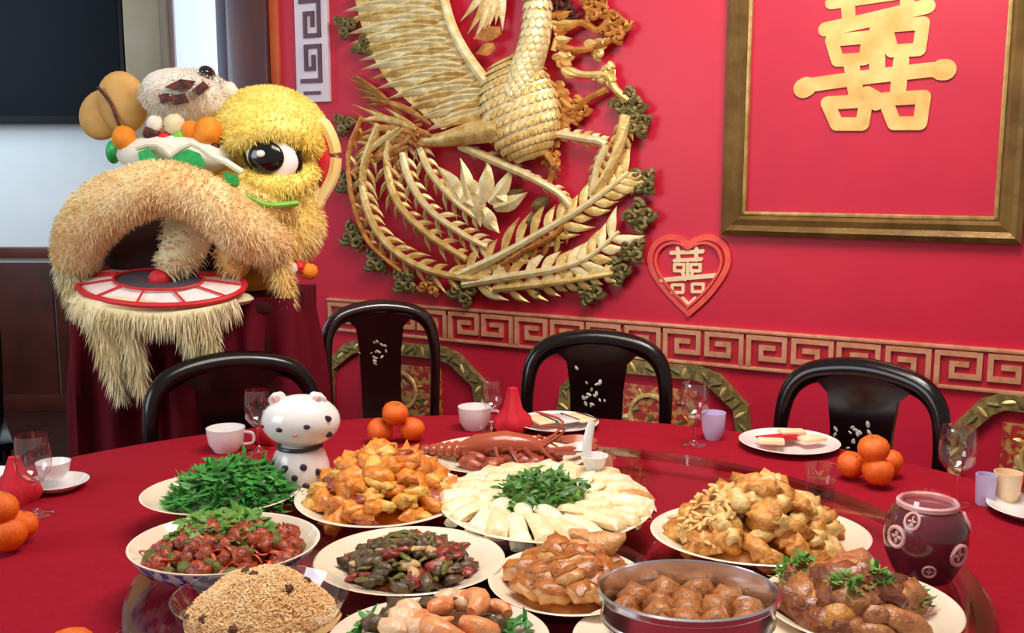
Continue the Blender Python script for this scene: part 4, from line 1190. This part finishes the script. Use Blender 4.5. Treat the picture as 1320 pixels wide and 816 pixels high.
# 7 poached chicken
g = plate('serving_plate', 'round plate ringed with poached chicken slices around scallions', 'plate', (566, 842, 596, 700), 0.032)
sl = []
for k in range(4):
    mb = MB(); rnd = random.Random(k)
    prof = [(-1.0, .25), (-.8, .5), (-.3, .62), (.3, .60), (.8, .5), (1.0, .28)]
    vs = []; fs = []
    for x, h in prof:
        wv = .52 + .06 * rnd.uniform(-1, 1)
        for q in range(8):
            a = math.pi * 2 * q / 8
            vs.append((x, math.cos(a) * wv, (math.sin(a) * .5 + .5) * h * (1 + .1 * rnd.uniform(-1, 1))))
    for i in range(5):
        for q in range(8):
            q2 = (q + 1) % 8
            fs.append((i * 8 + q, i * 8 + q2, (i + 1) * 8 + q2, (i + 1) * 8 + q))
    fs += [tuple(reversed(range(8))), tuple(range(40, 48))]
    sl.append(mb.add(vs, fs))
slm = {k: [x.mesh('chicken_slice', m, 50) for x in sl] for k, m in (('y', M_chick), ('w', M_chickw), ('p', M_chickp))}
ns = 26
for i in range(ns):
    a = 2 * math.pi * i / ns
    x, y = math.cos(a) * g['rx'] * .76, math.sin(a) * g['ry'] * .76
    key = random.choice('yyywwp')
    nm = {'y': 'pale yellow poached chicken slice leaning on the ring', 'w': 'white poached chicken slice leaning on the ring', 'p': 'tan skinned poached chicken slice leaning on the ring'}[key]
    o = put('chicken_slice', random.choice(slm[key]), (g['cx'] + x, g['cy'] + y, g['zb'] + .012 + random.uniform(0, .008)), (.046, .034, .044), (random.uniform(-.25, .25), random.uniform(-.1, .2), a + random.uniform(-.2, .2) + .35), nm, 'chicken', nm.split(' poached')[0] + ' chicken slices')
ns = 14
for i in range(ns):
    a = 2 * math.pi * (i + .5) / ns
    key = random.choice('yyw')
    nm = {'y': 'pale yellow poached chicken slice of the inner ring', 'w': 'white poached chicken slice of the inner ring'}[key]
    put('chicken_slice', random.choice(slm[key]), (g['cx'] + math.cos(a) * g['rx'] * .52, g['cy'] + math.sin(a) * g['ry'] * .52, g['zb'] + .026), (.034, .028, .036), (random.uniform(-.25, .25), random.uniform(-.2, .1), a + .5), nm, 'chicken', nm.split(' poached')[0] + ' inner chicken slices')
bed('chicken_centre', g, .5, 0.045, M_leaf2, 'bed of herbs in the middle of the poached chicken', 'herbs', power=2)
leaves('scallion_garnish', 'chopped green scallions heaped amid the poached chicken', 'scallions', g['cx'] - .01, g['cy'] - .005, g['zb'] + .014, g['rx'] * .52, g['ry'] * .50, 0.052, 460, 0.022, 0.010, M_scallion, power=2.2)
# spoon resting on that plate
sp0 = onz(766, 607, g['zb'] + .04)
scup = MB().lathe([(0, 0), (.014, 0), (.015, .003), (.023, .022), (.026, .030), (.024, .030), (.020, .020), (.012, .005), (0, .005)], 28).build('sauce_cup', M_white, loc=sp0)
tag(scup, 'tiny white sauce cup at the back of the poached chicken', 'cup')
spoon = thing('soup_spoon', 'white china spoon standing in the tiny sauce cup by the poached chicken', 'spoon', sp0 + Vector((-.004, 0, .010)))
MB().lathe([(0, 0), (.006, .001), (.0095, .005), (.011, .011), (.0095, .011), (.008, .006), (0, .003)], 18).build('spoon_bowl', M_white, spoon)
MB().tube([(-.006, 0, .007), (-.010, 0, .022), (-.009, .004, .045), (-.004, .008, .068), (.0, .010, .082)], [.007, .0085, .0085, .008, .0065], 10, flat=.45, up=(0, 1, 0)).build('handle', M_white, spoon)
# 8 fried chicken heap
g = plate('serving_plate', 'cream oval plate piled high with golden fried chicken', 'plate', (839, 1119, 646, 730), 0.028)
bed('fried_crumbs', g, .74, 0.062, M_fried, 'bed of golden crumbs beneath the fried chicken', 'crumbs')
pile(g, [(6, 'fried_chicken_piece', blobs('friedch', M_fried, nz=.65, stretch=(1.3, .8, .75)), 0.022, 'golden fried chicken piece on the high pile', 'fried chicken', 'golden fried chicken pieces'),
         (4, 'fried_chicken_piece', blobs('friedpale', M_friedl, nz=.65, stretch=(1.3, .8, .65)), 0.022, 'pale battered chicken piece on the high pile', 'fried chicken', 'pale fried chicken pieces')], 96, .74, 0.090, 1.35)
fs_ = strips('fried_strip', M_friedl, w=.16, th=.12)
for i in range(34):
    r = random.uniform(.35, .78); a = random.uniform(2.3, 3.9)
    z = g['zb'] + .01 + .088 * max(0, 1 - (r / .76) ** 1.35)
    put('fried_strip', random.choice(fs_), (g['cx'] + math.cos(a) * r * g['rx'], g['cy'] + math.sin(a) * r * g['ry'], z + .018), .022, None, 'pale crisp strip at the side of the fried chicken', 'fried strip', 'crisp strips')
# 9 roast pork slices
g = plate('serving_plate', 'cream plate of crisp skinned roast pork beside the steel pot', 'plate', (629, 836, 704, 794), 0.026)
bed('pork_sauce', g, .66, 0.03, M_pork, 'brown gravy beneath the roast pork', 'sauce')
pkm = blobs('pork_meat', M_porkm, nz=.45, stretch=(1.25, .85, .62))
pks = []
for k, me in enumerate(pkm):      # crackling: the top of the same piece, slightly proud
    bm = bmesh.new(); bm.from_mesh(me)
    bmesh.ops.delete(bm, geom=[f for f in bm.faces if f.calc_center_median().z < .22], context='FACES')
    for v in bm.verts: v.co *= 1.05
    m2 = bpy.data.meshes.new('pork_skin'); bm.to_mesh(m2); bm.free()
    m2.materials.append(M_skinm)
    for p in m2.polygons: p.use_smooth = True
    pks.append(m2)
for i in range(36):
    r = math.sqrt((i + .5) / 36); a = i * 2.4
    o = thing('roast_pork_slice', 'roast pork piece with brown crackling skin', 'pork', (g['cx'] + r * math.cos(a) * g['rx'] * .60, g['cy'] + r * math.sin(a) * g['ry'] * .60, g['zb'] + .020 + .036 * (1 - r ** 1.6)), 0, 'roast pork pieces')
    o.rotation_euler = (random.uniform(-.7, .7), random.uniform(-.7, .7), random.uniform(0, 6.28))
    s_ = random.uniform(.021, .029)
    for nm, me in (('meat', pkm[i % 5]), ('skin', pks[i % 5])):
        c = bpy.data.objects.new(nm, me); C.objects.link(c); c.parent = o; c.scale = (s_, s_, s_)
for px, py in ((752, 690), (775, 698), (738, 705)):
    q = onz(px, py, g['zb'] + .06)
    put('pork_crackling', blobs('crackle', M_chickp, nz=.5, stretch=(1.4, .8, .5))[px % 5], (q.x, q.y, g['zb'] + .056), .026, None, 'pale curled crackling on top of the roast pork', 'pork', 'curled crackling')
# 10 steel pot with meatballs on a plate
PZ = SZ + 0.018
g0 = plate('serving_plate', 'cream plate under the steel pot', 'plate', (738, 1040, 770, 884), 0.018)
ph = 0.085
gp = dish_geom(771, 1003, 726, 806, PZ + ph - 0.012)
rx = (gp['rx'] + gp['ry']) / 2
pot = thing('steel_pot', 'shiny steel pot of meatballs in brown broth', 'pot', (gp['cx'], gp['cy'], SZ + 0.005))
rx = gp['rx']; sy = min(1, gp['ry'] / gp['rx'])
MB().lathe([(0, 0), (rx * .80, 0), (rx * .86, .006), (rx * .95, ph * .55), (rx * .97, ph * .9), (rx * 1.0, ph), (rx * 1.0, ph + .004), (rx * .975, ph + .004), (rx * .955, ph * .9), (rx * .93, ph * .55), (rx * .84, .010), (0, .008)], 64, sy=sy).build('pot_wall', M_steel, pot)
MB().lathe([(rx * .985, ph - .004), (rx * 1.012, ph - .001), (rx * 1.012, ph + .005), (rx * .985, ph + .007), (rx * .972, ph + .003), (rx * .985, ph - .004)], 64, sy=sy).build('rolled_rim', M_steel, pot)
MB().lathe([(rx * .962, ph * .60), (rx * .972, ph * .62), (rx * .972, ph * .66), (rx * .962, ph * .68)], 64, sy=sy).build('raised_band', M_steel, pot)
br = MB().lathe([(0, ph * .45), (rx * .915, ph * .45), (rx * .91, ph * .44), (0, ph * .44)], 48, sy=sy).build('broth', M_broth, loc=(gp['cx'], gp['cy'], SZ + .005))
tag(br, 'brown broth inside the steel pot', 'broth')
mbm = blobs('meatball', M_ball, nz=.38, ns=2.4)
k = 0
for ring, cnt in ((.0, 1), (.36, 6), (.70, 11)):
    for i in range(cnt):
        a = 2 * math.pi * i / cnt + ring
        put('meatball', mbm[k % 5], (gp['cx'] + math.cos(a) * rx * ring, gp['cy'] + math.sin(a) * rx * sy * ring, SZ + .005 + ph * .45 + .012 + random.uniform(0, .006)), .0235, None, 'brown meatball in the broth of the steel pot', 'meatball', 'meatballs in the pot'); k += 1
# 11 braised beef plate
g = plate('serving_plate', 'cream plate of braised beef and potato with parsley', 'plate', (984, 1234, 728, 836), 0.028)
bed('beef_sauce', g, .66, 0.034, M_sauce, 'dark sauce beneath the braised beef', 'sauce', off=(-.02, 0))
pile(g, [(6, 'beef_piece', blobs('beef', M_beef, nz=.6, stretch=(1.3, .9, .8)), 0.026, 'dark braised beef piece on the plate with parsley', 'beef', 'dark braised beef'),
         (5, 'beef_piece', blobs('beeflight', M_beefl, nz=.5, stretch=(1.3, .9, .8)), 0.026, 'light brown braised beef piece on the plate with parsley', 'beef', 'light braised beef'),
         (1, 'potato_piece', blobs('potato', M_potato, nz=.25, stretch=(1.2, 1, .8)), 0.026, 'golden potato piece among the braised beef', 'potato', 'potato pieces')], 46, .64, 0.05, 1.6, off=(-.015, 0))
for px, py, zz in ((1035, 738, .04), (1178, 780, .015), (1125, 752, .06), (1090, 762, .058), (1018, 748, .03)):
    q = onz(px, py, g['zb'] + zz)
    leaves('parsley_sprig', 'green parsley sprig on the braised beef plate', 'parsley', q.x, q.y, g['zb'] + zz, .020, .016, .022, 70, .014, .007, M_leaf2, up=1.2)['group'] = 'parsley on braised beef'

# ================================================================== SMALL THINGS ON THE TABLE
tm = []
for k in range(2):
    tm.append(MB().lathe([(0.0, -.84), (.18, -.86), (.5, -.78), (.82, -.48), (.98, -.1), (.98, .2), (.85, .52), (.55, .76), (.25, .83), (.10, .80), (0, .78)], 24, wob=lambda a, k=k: 1 + .02 * math.sin(5 * a + k)).mesh('tangerine_body', M_tang, 60))
stm = MB().lathe([(0, .77), (.12, .79), (.10, .84), (.05, .88), (0, .88)], 8, wob=lambda a: 1 + .3 * math.sin(4 * a)).mesh('tangerine_stem', M_stem, 60)
def tangerine(P, r, label, group):
    t = thing('tangerine', label, 'tangerine', P, random.uniform(0, 6), group)
    t.rotation_euler = (random.uniform(-.5, .5), random.uniform(-.5, .5), random.uniform(0, 6))
    for nm, me in (('peel', random.choice(tm)), ('stem', stm)):
        o = bpy.data.objects.new(nm, me); C.objects.link(o); o.parent = t; o.scale = (r, r, r)
def tang_px(px, py, rpx, label, group, z=None):
    # centre pixel and radius in pixels; z of centre
    P = onz(px, py, z)
    tangerine(P, rpx * (P - CAM).length / F * 1.0, label, group)
for px, py, r, z in ((490, 555, 17, TZ + .031), (531, 553, 17, TZ + .031), (509, 533, 17, TZ + .075)):
    tang_px(px, py, r, 'tangerine in the pile of three beside the white cat figurine' if z < TZ + .05 else 'tangerine on top of the pile of three near the cat figurine', 'three tangerines by the cat' if z < TZ + .05 else None, z)
for px, py, r, z in ((1097, 599, 17, TZ + .032), (1132, 608, 19, TZ + .034), (1146, 596, 17, TZ + .032), (1126, 579, 19, TZ + .078)):
    tang_px(px, py, r, 'tangerine in the pile of four in front of a lacquer chair' if z < TZ + .05 else 'tangerine on top of the pile of four before a lacquer chair', 'four tangerines' if z < TZ + .05 else None, z)
for px, py, r, z in ((8, 688, 23, TZ + .034), (27, 677, 19, TZ + .032), (-2, 655, 22, TZ + .08)):
    tang_px(px, py, r, 'tangerine in the pile beside the wine glass with red napkin and teacup' if z < TZ + .05 else 'tangerine on top of the pile by a wine glass near the dado', 'tangerines by the wine glass' if z < TZ + .05 else None, z)
tang_px(92, 836, 27, 'tangerine alone on the red cloth beside an empty tumbler', None, TZ + .036)

def wine_glass(px, py, h, label, napkin=None, rb=0.034):
    P = onz(px, py, TZ)
    g_ = thing('wine_glass', label, 'glass', P)
    k = h / 0.16
    MB().lathe([(0, 0), (.030 * k, 0), (.031 * k, .002), (.012 * k, .006), (.004 * k, .014), (.0035 * k, .055 * k), (.006 * k, .062 * k), (0, .064 * k)], 28).build('stem_and_foot', M_glass, g_)
    MB().lathe([(0, .064 * k), (.016 * k, .068 * k), (rb * .92 * k, .088 * k), (rb * k, .112 * k), (rb * .92 * k, .150 * k), (rb * .86 * k, .16 * k), (rb * .83 * k, .16 * k), (rb * .89 * k, .150 * k), (rb * .96 * k, .112 * k), (rb * .88 * k, .089 * k), (.014 * k, .071 * k), (0, .068 * k)], 32).build('bowl', M_glass, g_)
    return P
def napkin_fan(P, label, s=1.0, h=0.075):
    n = 14
    vs = []; fs = []
    for j, (rr, zz) in enumerate(((.032, 0), (.040, .016), (.036, .034), (.020, .052), (.010, h))):
        for k in range(n * 2):
            a = 2 * math.pi * k / (2 * n)
            q = rr * s * (1 + .15 * math.sin(a * 4 + j * .7) + .05 * math.sin(a * 9))
            vs.append((q * math.cos(a), q * math.sin(a), zz * s ))
    m2 = 2 * n
    for j in range(4):
        for k in range(m2):
            k2 = (k + 1) % m2
            fs.append((j * m2 + k, j * m2 + k2, (j + 1) * m2 + k2, (j + 1) * m2 + k))
    fs.append(tuple(range(m2))); fs.append(tuple(4 * m2 + k for k in range(m2)))
    o = MB().add(vs, fs).build('folded_napkin', M_napkin, angle=50, loc=P)
    return tag(o, label, 'napkin')
def cup(px, py, r, h, label, m=M_white, handle=True, name='teacup', side=1):
    P = onz(px, py, TZ)
    t = thing(name, label, 'cup', P, 0)
    MB().lathe([(0, 0), (r * .62, 0), (r * .66, .003), (r * .90, h * .35), (r * .97, h * .75), (r, h), (r * .94, h), (r * .90, h * .75), (r * .82, h * .35), (r * .5, .006), (0, .006)], 32).build('cup_body', m, t)
    if handle:
        MB().tube(catmull([(side * r * .92, 0, h * .82), (side * r * 1.4, 0, h * .75), (side * r * 1.4, 0, h * .38), (side * r * .88, 0, h * .28)], 5), .0035, 7, up=(0, 1, 0)).build('handle', m, t)
    return P
def small_plate(px, py, r, label, name='side_plate'):
    P = onz(px, py, TZ)
    o = MB().lathe([(a * r, b * .018) for a, b in PLATE], 44).build(name, M_white, angle=35, loc=P)
    tag(o, label, 'plate')
    return P
# far left setting
wine_glass(48, 664, 0.155, 'clear wine glass beside tangerines near the dado')
P = onz(22, 646, TZ); napkin_fan(P, 'red folded napkin beside the wine glass and tangerines', 1.05, .085)
P = small_plate(74, 630, 0.062, 'small white plate beside the wine glass near the dado')
t = thing('teacup', 'white teacup tipped on the small plate near the dado', 'cup', P + Vector((-.01, .01, .020)))
MB().lathe([(0, 0), (.018, 0), (.030, .014), (.034, .034), (.032, .034), (.027, .014), (.015, .004), (0, .004)], 28).build('cup_body', M_white, t)
small_plate(-14, 622, 0.06, 'small white plate at the table edge behind red napkin')
# by the cat
cup(292, 581, 0.044, 0.055, 'white teacup beside the wine glass behind the pea shoots', side=1)
P = wine_glass(334, 582, 0.145, 'clear wine glass between white teacup and cat figurine')
napkin_fan(onz(350, 570, TZ), 'red folded napkin behind the white cat figurine', .95)
# behind lobster
cup(612, 553, 0.042, 0.058, 'white teacup with red napkin beside it behind the lobster platter', side=1)
P = wine_glass(634, 556, 0.13, 'clear wine glass between white teacup and red napkin')
napkin_fan(onz(661, 556, TZ), 'plump red folded napkin left of the white plate with cards', 1.1, .10)
P = small_plate(718, 551, 0.105, 'white plate with folded cards behind the poached chicken')
M_ink = mat('dark_ink', '#4a3a34', None, 5)
for i, (dx, dy, a) in enumerate(((-.045, -.01, .5), (.01, .0, .55), (.055, .01, .6))):
    o = thing('folded_card', 'cream card lying on the white plate behind the poached chicken', 'card', P + Vector((dx, dy, .020)), a, 'cards on the plate')
    MB().box((0, 0, .003), (.045, .085, .004), bev=.001).build('sheet', M_cream if i != 1 else M_white, o)
    MB().box((.027, 0, .003), (.006, .08, .006), bev=.001).build('dark_edge', M_ink, o)
# right of centre
P = wine_glass(894, 574, 0.15, 'clear wine glass with lavender cup behind the fried chicken', rb=.036)
cup(919, 566, 0.029, 0.066, 'lavender white tumbler behind the fried chicken', M_lavender, handle=False, name='tumbler')
P = small_plate(1017, 577, 0.115, 'white plate with red envelope in front of a lacquer chair')
e = thing('red_envelope', 'red envelope lying on a white plate by the tangerines', 'envelope', P + Vector((-.02, .01, .019)), R(20))
MB().box((0, 0, .003), (.10, .05, .004), bev=.001).build('envelope_body', M_napkin, e)
MB().prism([(-.05, .0), (.05, .0), (0, .012)], -.022, -.018).build('flap', M_red, e)
for x, y, a in ((.05, -.01, .3), (-.05, -.03, -.2), (.02, .05, .1)):
    o = MB().box((0, 0, .006), (.06, .035, .010), bev=.004).build('folded_towel', M_cream, loc=P + Vector((x, y, .018)), rotz=a)
    tag(o, 'cream folded towel on the white plate with red envelope', 'towel', 'folded towels')
# clear tumbler on the lazy susan
P = onz(1057, 652, SZ)
t = thing('glass_tumbler', 'small clear tumbler on the lazy susan behind the fried chicken', 'glass', P)
MB().lathe([(0, 0), (.023, 0), (.024, .004), (.030, .075), (.0285, .075), (.022, .010), (0, .008)], 28).build('glass_wall', M_glass, t)
MB().lathe([(0, .0085), (.0218, .0105), (.026, .048), (0, .048)], 28).build('water', glassmat('water', (.93, .95, .95, 1), ior=1.33, extra=.05), t)
# near tumbler at the front left
P = onz(185, 846, TZ)
t = thing('glass_tumbler', 'clear tumbler on the red cloth in front of the fried rice', 'glass', P)
MB().lathe([(0, 0), (.030, 0), (.032, .004), (.038, .03), (.0365, .03), (.030, .008), (0, .006)], 28).build('glass_wall', M_glass, t)
# maroon jar with medallions
P = onz(1190, 742, SZ - 0.0)
jar = thing('tea_jar', 'round maroon jar with pink flower medallions and pale rim', 'jar', P)
jar.scale = (.87, .87, .9)
jp = [(0, 0), (.045, 0), (.047, .004), (.056, .02), (.066, .045), (.069, .070), (.066, .095), (.057, .113), (.050, .119), (.047, .122)]
MB().lathe(jp + [(0, .122)], 40).build('jar_body', M_maroon, jar)
MB().lathe([(.047, .1195), (.0505, .122), (.0505, .128), (.047, .131), (.044, .128), (.044, .122)], 36).build('pale_rim', M_medal, jar)
lid = MB().lathe([(.0435, .126), (.040, .136), (.020, .143), (0, .144)], 32).build('lid', M_glass, jar)
def jar_r(z):
    for (r0_, z0_), (r1_, z1_) in zip(jp[:-1], jp[1:]):
        if z0_ <= z <= z1_ and z1_ > z0_: return r0_ + (r1_ - r0_) * (z - z0_) / (z1_ - z0_)
    return .06
for az, z, r in ((-62, .058, .0165), (-155, .078, .016), (-135, .108, .012), (-20, .10, .014), (-105, .03, .010)):
    a = R(az)
    ring = []
    for q in range(19):
        b_ = 2 * math.pi * q / 18
        zz = z + math.sin(b_) * r; rr = jar_r(zz) + .001; aa = a + math.cos(b_) * r / rr
        ring.append((rr * math.cos(aa), rr * math.sin(aa), zz))
    md = MB().tube(ring, r * .22, 6).build('medallion', M_medal, jar)
    fl_ = MB()
    for q in range(4):
        b_ = math.pi / 2 * q
        z0_, z1_ = z + math.sin(b_) * r * .1, z + math.sin(b_) * r * .7
        a0_, a1_ = a + math.cos(b_) * r * .1 / .066, a + math.cos(b_) * r * .7 / .066
        fl_.leaf((jar_r(z0_) * math.cos(a0_), jar_r(z0_) * math.sin(a0_), z0_), (jar_r(z1_) * math.cos(a1_), jar_r(z1_) * math.sin(a1_), z1_), r * .45, (math.cos(a), math.sin(a), 0), h=.0015, st=4)
    fl_.build('flower', M_medal, md)
# far right setting
wine_glass(1230, 650, 0.155, 'clear wine glass beside the lavender cup near the maroon jar', rb=.036)
P = onz(1269, 650, TZ)
t = thing('tumbler', 'tall lavender cup beside the cream cup near the maroon jar', 'cup', P)
MB().lathe([(0, 0), (.016, 0), (.017, .003), (.0195, .06), (.018, .06), (.015, .006), (0, .005)], 24).build('cup_body', M_lavender, t)
cup(1297, 648, 0.026, 0.062, 'cream cup beside the tall lavender cup', M_cream, handle=False, name='tumbler')
small_plate(1334, 664, 0.085, 'white plate at the table edge beside the cream cup')
napkin_fan(onz(1330, 652, TZ) + Vector((0.03, .03, .018)), 'red folded napkin on the white plate beside the cream cup', .9)

# white cat figurine
P = onz(388, 634, SZ)
cat = thing('cat_figurine', 'white spotted china cat figurine beside the pea shoots', 'figurine', P)
cs = (P - CAM).length / F
def cz(px, py, dep=0.0): return Vector(((px - 388) * cs, dep, (634 - py) * cs))
bd = MB().lathe([(0, 0), (.044, 0), (.050, .006), (.056, .028), (.054, .056), (.046, .078), (.036, .090), (0, .095)], 28).build('body', M_white, cat)
hz = (634 - 543) * cs
hd = MB().ell((.004, 0, hz), (.073, .058, .049), 28, 18).build('head', M_white, cat)
for s in (-1, 1):
    e = MB().leaf((s * .034, -.004, hz + .036), (s * .044, -.006, hz + .054), .034, (0, -1, 0), h=.012, st=5, base=1.0).build('ear', M_white, hd)
    MB().leaf((s * .035, -.014, hz + .040), (s * .042, -.016, hz + .050), .016, (0, -1, 0), h=.004, st=4, base=1.0).build('ear_lining', mat('pink_ear', '#f0b8b4', None, 5, rough=.4), e)
def headpt(x, z):
    q = max(0, 1 - ((x - .004) / .073) ** 2 - ((z - hz) / .049) ** 2); return Vector((x, -.058 * math.sqrt(q), z))
def bodypt(a, z):
    prof = [(.044, 0), (.050, .006), (.056, .028), (.054, .056), (.046, .078), (.036, .090)]
    for (r0_, z0_), (r1_, z1_) in zip(prof[:-1], prof[1:]):
        if z0_ <= z <= z1_: r = r0_ + (r1_ - r0_) * (z - z0_) / (z1_ - z0_); break
    return Vector((r * math.cos(a), r * math.sin(a), z))
for x, z in ((-.024, hz - .004), (.026, hz + .002)):
    MB().ell(headpt(x, z), (.0065, .003, .0045), 12, 8).build('eye', M_spot, hd)
MB().ell(headpt(.004, hz - .014), (.005, .003, .003), 10, 6).build('nose', mat('pink_nose', '#d88a80', None, 5, rough=.4), hd)
for x, z, r in ((.060, hz + .012, .008), (.060, hz - .018, .008), (-.060, hz - .004, .004)):
    MB().ell(headpt(x, z), (r, .003, r * .8), 12, 8).build('spot', M_spot, hd)
for a, z, r in ((-1.9, .060, .007), (-1.25, .062, .007), (-.75, .05, .007), (-1.55, .044, .006), (-1.2, .026, .008), (-2.3, .04, .006), (-1.8, .02, .006), (-.6, .028, .007), (-2.6, .062, .006)):
    MB().ell(bodypt(a, z), (r, r * .6, r), 12, 8).build('spot', M_spot, bd)
for s in (-1, 1):
    MB().ell((s * .026, -.046, .010), (.017, .016, .010), 14, 8).build('paw', M_white, cat)
MB().tube([(math.cos(a) * .040, math.sin(a) * .040, .090) for a in [q * math.pi / 12 for q in range(25)]], .004, 8).build('collar', M_spot, cat)
